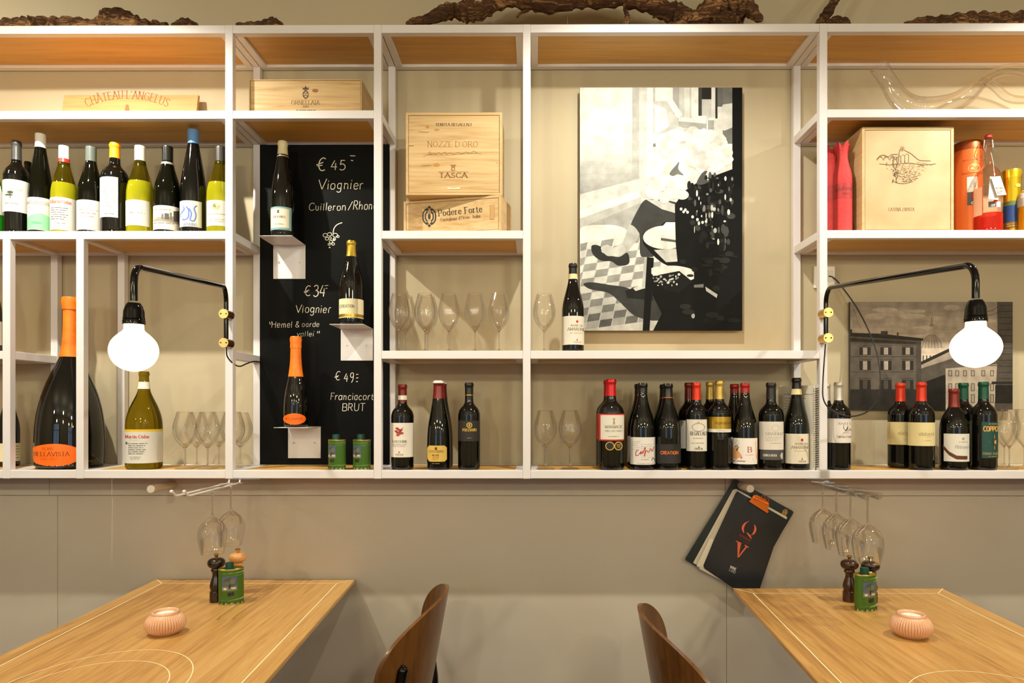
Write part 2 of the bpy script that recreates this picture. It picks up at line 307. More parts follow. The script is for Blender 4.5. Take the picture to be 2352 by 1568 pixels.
class Canvas:
    """flat artwork in picture coordinates laid on a real surface through a mapping function"""
    def __init__(s, mb, fmap): s.mb = mb; s.fm = fmap; s.k = 0.0
    def face(s, pts, mat):
        vs = [s.fm(x, y, s.k) for x, y in pts]; s.mb.add(vs, [tuple(range(len(vs)))], mat)
    def area(s, xs, top, bot, mat):
        vs = []; fs = []; NR = 4
        for x in xs: vs += [s.fm(x, bot(x) + (top(x) - bot(x)) * j / NR, s.k) for j in range(NR + 1)]
        for i in range(len(xs) - 1):
            for j in range(NR): a = i * (NR + 1) + j; fs.append((a, a + NR + 1, a + NR + 2, a + 1))
        s.mb.add(vs, fs, mat)
    def rect(s, x0, x1, y0, y1, mat, n=28):
        s.area([x0 + (x1 - x0) * i / n for i in range(n + 1)], lambda x: y0, lambda x: y1, mat)
    def ell(s, cx, cy, rx, ry, mat, n=24):
        xs = [cx - rx * math.cos(math.pi * i / n) for i in range(n + 1)]
        h = lambda x: ry * math.sqrt(max(0, 1 - ((x - cx) / rx) ** 2)); s.area(xs, lambda x: cy - h(x) - 0.001, lambda x: cy + h(x), mat)
    def rib(s, pts, wf, mat):
        n = len(pts); L = []; Rr = []
        for i in range(n):
            a = pts[max(0, i - 1)]; b = pts[min(n - 1, i + 1)]; dx, dy = b[0] - a[0], b[1] - a[1]; d = math.hypot(dx, dy) or 1
            tx, ty = dx / d, dy / d; wd = wf(tx, ty) / 2; L.append((pts[i][0] - ty * wd, pts[i][1] + tx * wd)); Rr.append((pts[i][0] + ty * wd, pts[i][1] - tx * wd))
        vs = [s.fm(x, y, s.k) for p in zip(L, Rr) for x, y in p]
        s.mb.add(vs, [(2 * i, 2 * i + 1, 2 * i + 3, 2 * i + 2) for i in range(n - 1)], mat)
    def text(s, t, x0, x1, yt, yb, st, mat, path=None):
        wd, ss = strokes(t); H = yb - yt; thick, thin, ser, sh = ST[st]; k = (x1 - x0) / max(wd, 1)
        tr = path or (lambda u, v: (x0 + u * k + sh * v * H, yb - v * H))
        wf = lambda tx, ty: H * (thin + (thick - thin) * abs(ty))
        for sm, pts in ss:
            q = [(a, b / 100.0) for a, b in pts]
            if st == 'chalk':
                ja, jb, jc = rnd.uniform(-3, 3), rnd.uniform(-.05, .05), rnd.uniform(-.1, .1); q = [(a + ja + jc * 20 * b, b * (1 + jb) + jb * .5 + jc * .0015 * (a - q[0][0])) for a, b in q]
            if sm: s.rib([tr(*p) for p in crom(q, 4)], wf, mat)
            else:
                for a, b in zip(q, q[1:]):
                    pa, pb = tr(*a), tr(*b); s.rib([pa, pb], wf, mat)
                    if ser and abs(b[1] - a[1]) > 0.3:
                        for e in (a, b):
                            if e[1] < 0.02 or e[1] > 0.98 or 0.6 < e[1] < 0.66:
                                e0 = tr(e[0] - ser * H / k - 4, e[1]); e1 = tr(e[0] + ser * H / k + 4, e[1]); s.rib([e0, e1], lambda tx, ty: H * thin * 1.5, mat)
    def draw(s, ops):
        for o in ops:
            t = o[0]; mat = o[-1] if not isinstance(o[-1], tuple) else M(o[-1], 0.6, name='print_ink')
            if t == 'r': s.rect(*o[1:5], mat)
            elif t == 'e': s.ell(*o[1:5], mat)
            elif t == 'l': wd = o[5]; s.rib([(o[1], o[2]), (o[3], o[4])], lambda a, b: wd, mat)
            elif t == 'p': s.face(o[1], mat)
            elif t == 'q':
                xs_ = [a[0] for a in o[1]]; ys_ = [a[1] for a in o[1]]
                s.face([(max(min(xs_), min(max(xs_), a[0])), max(min(ys_), min(max(ys_), a[1]))) for a in crom(o[1], 5, True)[:-1]], mat)
            elif t == 'a':
                L_ = o[1]; f_ = lambda x, k: next((a[k] + (b[k] - a[k]) * (x - a[0]) / (b[0] - a[0]) for a, b in zip(L_, L_[1:]) if a[0] <= x <= b[0]), L_[-1][k])
                x0_, x1_ = L_[0][0], L_[-1][0]; s.area([x0_ + (x1_ - x0_) * i / 24 for i in range(25)], lambda x: f_(x, 1), lambda x: f_(x, 2), mat)
            elif t == 'v':
                _, tx_, xc_, y0_, y1_, H_, st_ = o[:7]; wd_, _s = strokes(tx_); k_ = (y0_ - y1_) / wd_
                s.text(tx_, 0, y0_ - y1_, 0, H_, st_, mat, lambda u, v: (xc_ + (.5 - v) * H_, y0_ - u * k_))
            elif t == 's': wd = o[2]; s.rib(crom(o[1], 5), lambda a, b: wd, mat)
            elif t == 'o': wd = o[5]; s.rib([(o[1] + o[3] * math.cos(a * math.pi / 12), o[2] + o[4] * math.sin(a * math.pi / 12)) for a in range(25)], lambda a, b: wd, mat)
            elif t == 't': s.text(o[1], *o[2:6], o[6], mat)
            elif t == 'x':      # rows of tiny print: x0 x1 y0 y1 rows
                x0, x1, y0, y1, nr = o[1:6]; g = (y1 - y0) / max(1, nr)
                for i in range(nr):
                    xe = x1 - (x1 - x0) * 0.22 * ((i * 7) % 3) / 2; xx = x0; j = 0; yc_ = y0 + g * (i + .5); wd_ = g * .26
                    while xx < xe - g * .3:      # words reduced to dashes: the print is too small to read in the photo
                        ww = min(g * (1.1 + .7 * ((i * 5 + j * 3) % 4)), xe - xx); s.rib([(xx + ww * q_ / 3, yc_) for q_ in range(4)], lambda a, b: wd_, mat); xx += ww + g * .4; j += 1
            s.k += 0.02 if t in 'lso' else 1
def plane_map(p0, n, step=0.00006, lift=0.0004):
    p0, n = Vector(p0), Vector(n).normalized()
    return lambda x, y, k: Pp(x, y, p0 + n * (lift + k * step), n)
def level_map(z, step=0.00006, lift=0.0005): return plane_map((0, 0, z), (0, 0, 1), step, lift)
# ------------------------------------------------------------------ room shell
YF, YB, YW, YL = 2.30, 2.53, 2.56, 2.46            # shelf front, back posts, upper wall, lower panel
def slab_box(name, a, b, mat, bevel=0):
    m = MB(); m.box(a, b, mat); return struct(m.build(name, None, False, bevel))
slab_box('wall_back', (-4.5, YW, 0), (4.5, YW + 0.12, 3.05), WALL)
slab_box('wall_left', (-4.6, -4.5, 0), (-4.5, YW + 0.12, 3.05), WALL)
slab_box('wall_right', (4.5, -4.5, 0), (4.6, YW + 0.12, 3.05), WALL)
FLOOR = wood('dark_oak_floor', (70, 46, 28), (104, 70, 42), 'y', 2, 0.5, 12)
slab_box('floor', (-4.6, -4.6, -0.1), (4.6, YW + 0.12, 0), FLOOR)
slab_box('ceiling', (-4.6, -4.6, 3.05), (4.6, YW + 0.12, 3.15), M((206, 198, 184), 0.8, name='ceiling_paint'))
m = MB()                                            # street wall behind the camera with two shop windows
for a, b in (((-4.6, 0), (-4.2, 3.05)), ((-1.8, 0), (1.8, 3.05)), ((4.2, 0), (4.6, 3.05)), ((-4.2, 0), (-1.8, 0.9)), ((-4.2, 2.5), (-1.8, 3.05)), ((1.8, 0), (4.2, 0.9)), ((1.8, 2.5), (4.2, 3.05))):
    m.box((a[0], -4.6, a[1]), (b[0], -4.5, b[1]), WALL)
struct(m.build('wall_front', None, False))
PANE = M((170, 208, 255), 0.2, name='daylit_pane', emit=8.0)
FRM = M((150, 138, 120), 0.4, name='window_frame_paint')
for i, xw in enumerate((-4.2, 1.8)):
    m = MB(); m.box((xw, -4.585, 0.9), (xw + 2.4, -4.575, 2.5), PANE)
    for k in range(6): m.box((xw + k * 0.48 - 0.17, -4.57, 0.9), (xw + k * 0.48 + 0.17, -4.50, 2.5), FRM)
    for zz in (0.9, 1.9, 2.45): m.box((xw, -4.57, zz), (xw + 2.4, -4.50, zz + 0.05), FRM)
    struct(m.build('window_%d' % (i + 1), None, False))
# wainscot boxed out under the shelves: batten boards and panels with open joints
zs = 1.141; zj = CZ - (1138 - PY) * YL / F; X = lambda px, Y: P(px, PY, Y).x
j1, j2 = X(115, YL), X(1665, YL); k1, k2 = X(132, YL), X(1669, YL); g = 0.0006
BACK = M((84, 76, 62), 0.9, name='joint_shadow_board')
slab_box('trim_1', (-4.5, YL + 0.018, 0), (4.5, YW, zs - 0.004), BACK)
for i, (a, b) in enumerate(((-4.5, j1 - g), (j1 + g, j2 - g), (j2 + g, 4.5))):
    slab_box('trim_%d' % (i + 2), (a, YL - 0.004, zj + 0.001), (b, YL + 0.018, zs), PANEL, 0.001)
for i, (a, b) in enumerate(((-4.5, k1 - g), (k1 + g, k2 - g), (k2 + g, 4.5))):
    slab_box('trim_%d' % (i + 5), (a, YL, 0.0), (b, YL + 0.018, zj - 0.0007), PANEL, 0.001)

# ------------------------------------------------------------------ shelving
Z = {0: 2.6731, 1: 2.3848, 2: 1.9785, 3: 1.5736, 4: 1.1702}     # top of each level
T = 0.0257; RH = 0.0275
XA, XB_, XC, XD, XE, XF = [P(p, PY, YF).x for p in (5.5, 174.5, 517, 858.5, 1201, 1883)]
XL, XR = -2.45, 2.40
unit = thing('shelving_unit', 'white steel frame wall shelving with oak shelf boards running the whole wall', 'shelving', (0.0, YF, Z[4] - RH))
def part(name, a, b, mat, bev=0.0015):
    m = MB(); m.box(a, b, mat); return m.build(name, unit, False, bev)
zb0 = Z[4] - RH
posts = [(XL, Z[0]), (XA, Z[2] - RH), (XB_, Z[2] - RH), (XC, Z[0]), (XD, Z[0]), (XE, Z[0]), (XF, Z[0]), (XR, Z[0])]
for x, zt in posts:
    for y in (YF, YB): part('post', (x, y, zb0 - 0.001), (x + T, y + T, zt), WHITE)
def bay(x0, x1, lv, mat=OAK):
    z = Z[lv]
    part('front_rail', (x0, YF + 0.0008, z - RH), (x1, YF + T, z), WHITE)
    part('back_rail', (x0, YB, z - RH), (x1, YB + T, z), WHITE)
    part('side_rail', (x0 + 0.0015, YF + T, z - RH), (x0 + T, YB, z), WHITE)
    part('side_rail', (x1 - T, YF + T, z - RH), (x1 - 0.0015, YB, z), WHITE)
    part('shelf_board', (x0 + T, YF + T, z - 0.018), (x1 - T, YB, z - 0.001), mat, 0)
for x0, x1, lvs in ((XL + T, XC, (0, 1, 2)), (XL + T, XA, (3, 4)), (XA + T, XB_, (4,)), (XB_ + T, XC, (4,)), (XC + T, XD, (0, 1, 4)), (XD + T, XE, (0, 2, 3, 4)), (XE + T, XF, (0, 3, 4)), (XF + T, XR, (0, 1, 2, 4))):
    for lv in lvs: bay(x0, x1, lv)
for x, lvs in ((XA, (3, 4)), (XB_, (4,)), (XC, (0, 1, 2, 3, 4)), (XD, (0, 1, 2, 3, 4)), (XE, (0, 2, 3, 4)), (XF, (0, 1, 2, 3, 4))):
    for lv in lvs: part('depth_rail', (x + 0.001, YF + T, Z[lv] - RH), (x + T - 0.001, YB, Z[lv]), WHITE)
for x in (XA, XB_): part('depth_rail', (x + 0.001, YF + T, Z[2] - RH), (x + T - 0.001, YB, Z[2] - RH + 0.02), WHITE)

# ------------------------------------------------------------------ bottles
PROF = {
 'bordeaux': ([(.03, 1), (.3, 1), (.60, 1), (.645, .975), (.685, .88), (.715, .72), (.74, .55), (.765, .43), (.80, .385), (.88, .365), (.955, .355)], .355),
 'burgundy': ([(.03, 1), (.25, 1), (.44, 1), (.51, .97), (.58, .88), (.64, .76), (.70, .63), (.76, .51), (.82, .42), (.88, .37), (.955, .35)], .35),
 'riesling': ([(.03, 1), (.2, 1), (.38, 1), (.46, .97), (.54, .9), (.62, .8), (.70, .68), (.78, .56), (.86, .45), (.92, .4), (.955, .385)], .385),
 'tall': ([(.03, 1), (.3, 1), (.50, 1), (.57, .96), (.64, .86), (.70, .72), (.76, .57), (.82, .45), (.88, .39), (.955, .37)], .37),
 'spark': ([(.03, .97), (.10, 1), (.22, 1), (.3, .965), (.38, .89), (.46, .77), (.54, .63), (.62, .53), (.72, .455), (.84, .42), (.90, .42), (.955, .41)], .41),
 'jero': ([(.03, .98), (.08, 1), (.16, 1), (.25, .975), (.35, .9), (.45, .76), (.55, .55), (.61, .4), (.655, .3), (.72, .24), (.8, .21), (.9, .2), (.955, .2)], .2),
 'codax': ([(.03, 1), (.2, 1), (.40, 1), (.5, .965), (.58, .86), (.66, .69), (.73, .5), (.79, .36), (.86, .29), (.955, .265)], .265),
 'squat': ([(.03, 1), (.3, 1), (.48, 1), (.55, .97), (.61, .89), (.67, .75), (.72, .58), (.76, .44), (.80, .36), (.955, .33)], .33),
 'lip': ([(.03, .98), (.1, 1), (.3, .99), (.42, .95), (.52, .87), (.62, .74), (.7, .63), (.78, .53), (.86, .46), (.955, .42)], .42),
 'grappa': ([(.03, 1), (.3, 1), (.52, 1), (.58, .95), (.63, .82), (.67, .62), (.70, .42), (.73, .29), (.8, .25), (.9, .25), (.955, .25)], .25),
}
def bottle(label, kind, xc, hw, yt, zb, Y, glass, cap=None, ops=None, bands=(), group=None, name='wine_bottle', tag_ops=None, fill=None, capr=1.0, cat='bottle', topdisc=None):
    c = P(xc, PY, Y); d = depth(c); K = F / d; ca = d / math.hypot(c.x, c.y)
    R = hw / K * ca; zt = CZ + (PY - yt) / K; H = zt - zb
    th = thing(name, label, cat, (c.x, c.y, zb), group)
    mid, nk = PROF[kind]; cm = crom(mid, 4)
    prof = [(0.0, 0), (0.0, .84), (.008, .95), (.02, .99)] + cm
    top = [(.958, nk * 1.11), (.982, nk * 1.11), (.99, nk * 1.05), (1.0, nk * .98), (1.0, 0)]
    full = prof + top
    def rad(f):
        for (a, ra), (b, rb) in zip(full, full[1:]):
            if a <= f <= b and b > a: return ra + (rb - ra) * (f - a) / (b - a)
        return nk
    z_of = lambda y: CZ + (PY - y) / K
    m = MB(); pr = [(zb + f * H, r * R) for f, r in full]
    if fill:
        zf = z_of(fill[0]); lo = [q for q in pr if q[0] <= zf]; hi = [q for q in pr if q[0] > zf]; mid_ = (zf, rad((zf - zb) / H) * R)
        m.lathe(c.x, c.y, lo + [mid_], fill[1]); m.lathe(c.x, c.y, [mid_] + hi, glass)
    else: m.lathe(c.x, c.y, pr, glass)
    m.build('glass_body', th)
    if cap:
        mt, yb = cap[0], cap[1]; f0 = (z_of(yb) - zb) / H; e = 0.0007
        q = [(f0, rad(f0) * R)] + [(f, (nk * 1.1 * R if len(cap) > 2 else rad(f) * R) + e) for f in [f0 + (0.95 - f0) * i / 8 for i in range(9)] + [.957, .961, .98, .986, .994]]
        m = MB(); m.lathe(c.x, c.y, [(zb + f * H, r) for f, r in q] + [(zb + H + 0.0006, nk * R * (1.06 if len(cap) > 2 else .97) + e), (zb + H + 0.0012, 0)], mt); m.build('capsule', th)
    for b in bands:
        y0, y1, mt = b[:3]; m = MB(); ex = b[3] if len(b) > 3 else 0.0013
        fs = [(z_of(y1) - zb) / H + ((z_of(y0) - z_of(y1)) / H) * i / 4 for i in range(5)]
        m.lathe(c.x, c.y, [(zb + fs[0] * H, rad(fs[0]) * R * .9)] + [(zb + f * H, rad(f) * R + ex) for f in fs] + [(zb + fs[-1] * H, rad(fs[-1]) * R * .9)], mt, 28)
        m.build('neck_band', th)
    v = Vector((-c.x, -c.y, 0)).normalized(); r = Vector((-v.y, v.x, 0)); df = d - R
    def fm(x, y, k):
        t = (x - xc) / hw; a = math.asin(t) if abs(t) < .95 else math.copysign(1.2532 + (abs(t) - .95) * 2.6, t)
        z = CZ + (PY - y) * df / F; rr = rad(max(0.03, min(.99, (z - zb) / H))) * R + 0.0006 + k * 0.00016
        q = v * (rr * math.cos(a)) + r * (rr * math.sin(a)); return Vector((c.x + q.x, c.y + q.y, z))
    if ops:
        for o in (ops if isinstance(ops[0], list) else [ops]):
            m = MB(); cv = Canvas(m, fm); cv.draw(o); m.build('label', th, False)
    th['_r'] = R; return th
def behind(b, xc, Y, label):
    c = P(xc, PY, Y); return dup(b, (c.x, c.y, b.location.z), label)
W1, W2, W3 = (218, 214, 202), (218, 212, 198), (208, 205, 196)
G1 = 'white wine bottles on the upper left shelf'
Y2 = 2.385
GREY = M((88, 88, 86), .35, .6, name='grey_capsule'); WCAP = M((240, 238, 232), .4, name='white_capsule')
bottle('green glass bottle cut by the left picture edge on the upper left shelf', 'burgundy', -22, 32, 345, Z[2], Y2, GREENB, None, [('r', -60, 5, 418, 487, W1)], group=G1, bands=[(372, 384, GREY)])
b = bottle('dark bottle with grey capsule and a white label showing a small tree', 'bordeaux', 38, 32, 325, Z[2], Y2, DARK, (GREY, 369), [('r', 4, 67, 411, 485, W3), ('t', 'Lavaux', 18, 50, 428, 436, 'ital', (110, 130, 100)), ('e', 24, 441, 7, 3.5, (60, 76, 40)), ('e', 21, 447, 9, 2, (60, 76, 40)), ('l', 24, 440, 24, 455, 1.6, (60, 40, 30)), ('x', 12, 42, 462, 470, 1, (150, 140, 130))], group=G1)
bottle('small dark bottle standing behind the tree label bottle', 'bordeaux', 64, 24, 372, Z[2], 2.475, DARK, None, None, group=G1)
bottle('olive bottle with tall white capsule and a mint green lower label', 'riesling', 93, 30, 309, Z[2], Y2, DARKG, (WCAP, 355, 's'), [('r', 61, 117, 452, 527, W3), ('a', [(62, 498, 526), (75, 492, 526), (95, 488, 526), (117, 494, 526)], (130, 206, 150)), ('e', 84, 511, 12, 3, (96, 176, 120)), ('t', 'MOSANTIGOS', 63, 112, 461, 468, 'serif', (150, 120, 120)), ('x', 66, 100, 472, 478, 1, (190, 180, 170))], group=G1)
bottle('yellow green bottle with white capsule banded in red and red title label', 'burgundy', 147, 32, 337, Z[2], Y2, OLIVE, (WCAP, 381, 's'), [('r', 114, 180, 452, 527, W3), ('t', 'Martín Códax', 117, 163, 458, 466, 'sbold', (200, 110, 90)), ('x', 118, 156, 474, 505, 6, (90, 84, 76)), ('x', 130, 150, 508, 516, 1, (150, 140, 130))], [(366, 375, M((206, 46, 34), .4, name='red_band'))], group=G1, fill=(424, YELG))
bottle('olive bottle with grey green capsule and plain white label', 'burgundy', 209, 33, 339, Z[2], Y2, DARKG, (M((96, 104, 98), .4, name='greygreen_capsule'), 372, 's'), [('r', 174, 238, 458, 527, W3), ('x', 182, 225, 477, 500, 3, (150, 136, 116)), ('l', 190, 495, 226, 493, .8, (206, 180, 160))], group=G1)
bottle('dark bottle with orange yellow capsule and narrow tall white label', 'bordeaux', 264, 34, 330, Z[2], Y2, DARK, (M((248, 164, 24), .4, name='orange_yellow_capsule'), 365), [('r', 228, 271, 405, 498, W3), ('l', 229, 483, 271, 483, 1.6, INK), ('s', [(240, 425), (246, 430), (240, 440), (247, 450), (241, 458)], .9, (150, 116, 90)), ('s', [(256, 424), (262, 432), (254, 440), (260, 452), (262, 466)], .9, (150, 120, 96)), ('s', [(236, 462), (250, 466), (244, 472), (258, 474)], .9, (160, 110, 86)), ('x', 240, 262, 487, 494, 1, (130, 120, 110))], group=G1)
bottle('bright yellow green bottle with cream capsule and plain cream label', 'burgundy', 322, 33, 337, Z[2], Y2, OLIVE, (M((236, 230, 206), .45, name='cream_capsule'), 380, 's'), [('r', 288, 343, 458, 517, W3), ('x', 298, 332, 484, 492, 1, (140, 130, 100)), ('x', 298, 316, 472, 478, 1, (210, 200, 180))], group=G1, fill=(420, YELG))
bottle('olive bottle with black capsule and black and white landscape label', 'burgundy', 385, 33, 338, Z[2], Y2, DARKG, (M((22, 22, 20), .3, name='black_capsule'), 375, 's'), [('r', 352, 412, 471, 526, (226, 222, 212)), ('a', [(354, 503, 508), (366, 497, 508), (380, 499, 509), (396, 494, 510), (411, 497, 510)], (150, 142, 130)), ('r', 371, 376, 491, 503, (110, 104, 96)), ('r', 378, 388, 489, 503, (90, 84, 76)), ('r', 390, 394, 486, 503, (120, 114, 104)), ('a', [(398, 482, 505), (411, 478, 504)], (70, 66, 60)), ('x', 355, 400, 509, 514, 1, (120, 112, 100)), ('x', 356, 392, 477, 483, 1, (176, 168, 150))], [(375, 380, M((200, 196, 186), .3, .5, name='silver_band'))], group=G1)
bottle('tall dark riesling bottle with sky blue capsule and ornate blue initial label', 'riesling', 444, 31, 300, Z[2], Y2, DARK, (M((96, 146, 206), .4, name='blue_capsule'), 342, 's'), [('r', 413, 463, 460, 520, W3), ('r', 416, 455, 465, 511, (244, 222, 190)), ('s', [(418, 470), (424, 480), (416, 492), (422, 504), (432, 500), (434, 484), (428, 474)], 3.5, (86, 116, 190)), ('s', [(434, 478), (440, 490), (437, 504), (446, 506), (450, 492), (446, 478), (452, 470)], 3.5, (86, 116, 190)), ('t', 'WINNING', 422, 452, 512, 518, 'serif', (90, 100, 140))], group=G1)
bottle('yellow bottle with dark grey capsule half hidden by the white post', 'burgundy', 507, 33, 339, Z[2], Y2, OLIVE, (M((70, 68, 64), .35, .4, name='dark_grey_capsule'), 378, 's'), [('r', 475, 540, 459, 518, W3), ('e', 496, 474, 9, 8, (176, 172, 120)), ('e', 494, 472, 4, 4, (120, 116, 76)), ('e', 499, 470, 4, 4, (206, 196, 150)), ('x', 480, 520, 488, 493, 1, (170, 160, 140)), ('x', 482, 515, 500, 510, 2, (190, 182, 166))], group=G1, fill=(424, YELG))

# sparkling and the lower left bays
OFOIL = noisy('orange_foil', (240, 110, 8), (255, 132, 24), 30, .35, .25, 3, bd=.002)
ORG = M((255, 112, 10), .45, name='orange_paper')
bottle('giant dark sparkling wine bottle with orange foil neck in the narrow left bay', 'jero', 161.5, 83.5, 683, Z[4], 2.42, DARK, (OFOIL, 820), [[('e', 126, 1045, 62, 26, ORG), ('t', 'ALMA', 100, 124, 1027, 1033, 'serif', (170, 60, 10)), ('t', 'BELLAVISTA', 80, 159, 1038, 1047, 'serif', (90, 36, 10)), ('t', 'CUVEE BRUT', 95, 134, 1051, 1057, 'thin', (190, 80, 20)), ], [('v', 'BELLAVISTA', 153, 804, 731, 6.5, 'slight', (110, 44, 10))]], name='sparkling_wine_bottle', bands=[(683, 711, OFOIL, .004)])
bottle('dark bottle with cream label seen past the leftmost post', 'burgundy', 20, 27, 890, Z[4], 2.47, DARK, None, [('r', 0, 47, 1018, 1060, (224, 214, 170)), ('x', 36, 46, 1022, 1055, 5, (120, 110, 80))])
bottle('dark bottle on the middle shelf at the left picture edge', 'burgundy', -24, 30, 612, Z[3], 2.37, DARK, None, [('r', -60, 5, 735, 790, W1)])
bottle('clear olive magnum with white label reading in red, below the left lamp', 'codax', 331, 44, 853, Z[4], 2.375, OLIVE, None, [('r', 286, 374, 991, 1064, W3), ('r', 286, 374, 986, 991, (222, 184, 30)), ('t', 'Martín Códax', 289, 342, 999, 1006, 'sbold', (190, 60, 44)), ('x', 299, 320, 1008, 1012, 1, (190, 180, 170)), ('r', 290, 294, 1015, 1020, (70, 90, 80)), ('x', 296, 338, 1016, 1044, 6, (70, 80, 66)), ('x', 300, 324, 1047, 1055, 2, (150, 140, 130))], [(877, 893, M((240, 234, 220), .6, name='paper_band'))])
vg = bottle('dark rhone bottle with cream cap and patterned label on the top left wall bracket', 'riesling', 649.5, 27.5, 326, P(640, 543, 2.40).z + .001, 2.43, DARK, (M((222, 212, 170), .45, name='cream_wax'), 362), [('r', 621, 669, 474, 527, (220, 212, 188)), ('r', 621, 669, 474, 478, (120, 160, 160)), ('r', 621, 669, 522, 527, (120, 160, 160)), ('r', 664, 669, 478, 522, (120, 160, 160)), ('r', 637, 641, 482, 489, (80, 70, 50)), ('t', 'VIOGNIER', 628, 655, 495, 499.5, 'serif', (90, 80, 60)), ('x', 632, 652, 512, 516, 1, (140, 130, 110))], [(357, 361, M((60, 50, 20), .4, name='dark_rim'))])
bottle('dark bottle with gold capsule and cream label on the middle wall bracket', 'burgundy', 807, 28, 554, P(800, 745, 2.40).z + .001, 2.43, DARK, (M((190, 158, 54), .35, .7, name='gold_capsule'), 590), [('r', 778, 836, 685, 729, (232, 220, 180)), ('r', 778, 836, 720, 727, M((204, 166, 60), .35, .8, name='gold_strip')), ('t', 'CREATION', 781, 813, 699, 706, 'sans', INK), ('x', 783, 806, 721.5, 725.5, 1, (120, 90, 20))])
bottle('slim dark sparkling bottle with orange foil neck on the lowest wall bracket', 'spark', 679.5, 28.5, 773, P(670, 981, 2.40).z + .002, 2.43, DARK, (OFOIL, 865), [[('e', 676.5, 962, 26, 13, ORG), ('t', 'BELLAVISTA', 655, 694, 959, 964, 'serif', (110, 40, 10)), ('t', 'GRAN CUVEE', 659, 688, 953, 956, 'thin', (190, 70, 20)), ], [('v', 'BELLAVISTA', 683, 852, 806, 4.5, 'slight', (110, 44, 10)), ('e', 677, 865, 3, 3, (190, 120, 40))]], name='sparkling_wine_bottle', bands=[(774, 800, OFOIL, .002)])

# right of the blackboard
YQ = 2.352
MAROON = M((112, 28, 22), .3, .2, name='maroon_capsule'); REDC = M((196, 32, 22), .3, .3, name='red_capsule'); BLK = M((16, 14, 12), .3, name='black_foil')
PAPER = M((226, 218, 204), .6, name='neck_paper')
bottle('dark bottle with maroon capsule and white label with red leaf print', 'bordeaux', 924.5, 26, 883, Z[4], YQ, DARK, (MAROON, 923), [('r', 899, 949, 971, 1050, (228, 220, 206))] +
       [('e', 916 + 8 * math.cos(k * 2.4) * (.35 + k * .08), 991 + 10 * math.sin(k * 2.4) * (.3 + k * .08), 3.6, 2.2, (168, 52, 40)) for k in range(9)] + [('l', 918, 988, 926, 982, 1.3, (150, 40, 34)), ('t', 'LUCCHINE', 903, 935, 1011, 1016, 'serif', INK), ('x', 903, 935, 1018, 1026, 2, (160, 150, 136)), ('e', 917, 1038, 1, 2.6, (170, 50, 36)), ('t', 'TEDESCHI', 909, 926, 1042, 1045.5, 'serif', (90, 80, 70))], [(908, 918, PAPER)])
cr = bottle('dark bottle with wide flat lip and yellow eight sided label', 'lip', 1008, 27.5, 874, Z[4], YQ, DARK, (MAROON, 915), [('a', [(982, 1029, 1053), (986, 1023, 1060), (1021, 1023, 1060), (1026, 1028, 1055)], (208, 172, 78)), ('r', 999, 1004, 1027, 1033, (110, 30, 26)), ('t', 'COSTARIPA', 986, 1018, 1034, 1039, 'serif', (90, 50, 20)), ('t', 'MAZANE', 993, 1009, 1043, 1047, 'serif', (110, 70, 30)), ('x', 994, 1008, 1048, 1056, 2, (140, 100, 40)), ('x', 993, 1011, 1062.5, 1066, 1, (170, 150, 100))], [(874, 880, PAPER, .003)])
behind(cr, 1014, 2.435, 'identical dark wide lipped bottle standing right behind the yellow label one')
bottle('dark bottle with black capsule and black label with gold crest', 'bordeaux', 1077.5, 25.5, 879, Z[4], YQ, DARK, (BLK, 909), [('r', 1053, 1101, 966, 1013, (32, 26, 20)), ('o', 1078, 976, 5.4, 5.4, 2.2, GOLD), ('e', 1078, 976, 2.2, 3, GOLD), ('t', 'POLIZIANO', 1063, 1094, 984, 990, 'sbold', GOLD), ('l', 1060, 994, 1097, 994, 1.3, (120, 40, 26)), ('x', 1074, 1082, 1003.5, 1007.5, 1, GOLD)], [(906, 908, M((190, 150, 60), .3, .8, name='gold_line'))])
bottle('dark bottle with white label standing beside the black and white cafe picture', 'burgundy', 1316, 25.5, 606, Z[3], 2.37, DARK, (BLK, 630), [('r', 1292, 1342, 725, 791, W2), ('e', 1325.5, 738, 2.6, 3, (186, 40, 30)), ('t', 'MARNE 180', 1311, 1338, 745, 749, 'serif', (130, 110, 90)), ('t', 'AMARONE', 1304, 1343, 752, 758.5, 'serif', (130, 104, 70)), ('x', 1309, 1336, 761, 767, 1, (200, 180, 140)), ('e', 1325.5, 780, 1, 2.6, (186, 60, 30)), ('t', 'TEDESCHI', 1317, 1334, 784, 787, 'serif', (150, 140, 120))], [(630, 642, M((222, 206, 160), .6, name='seal_strip'))])

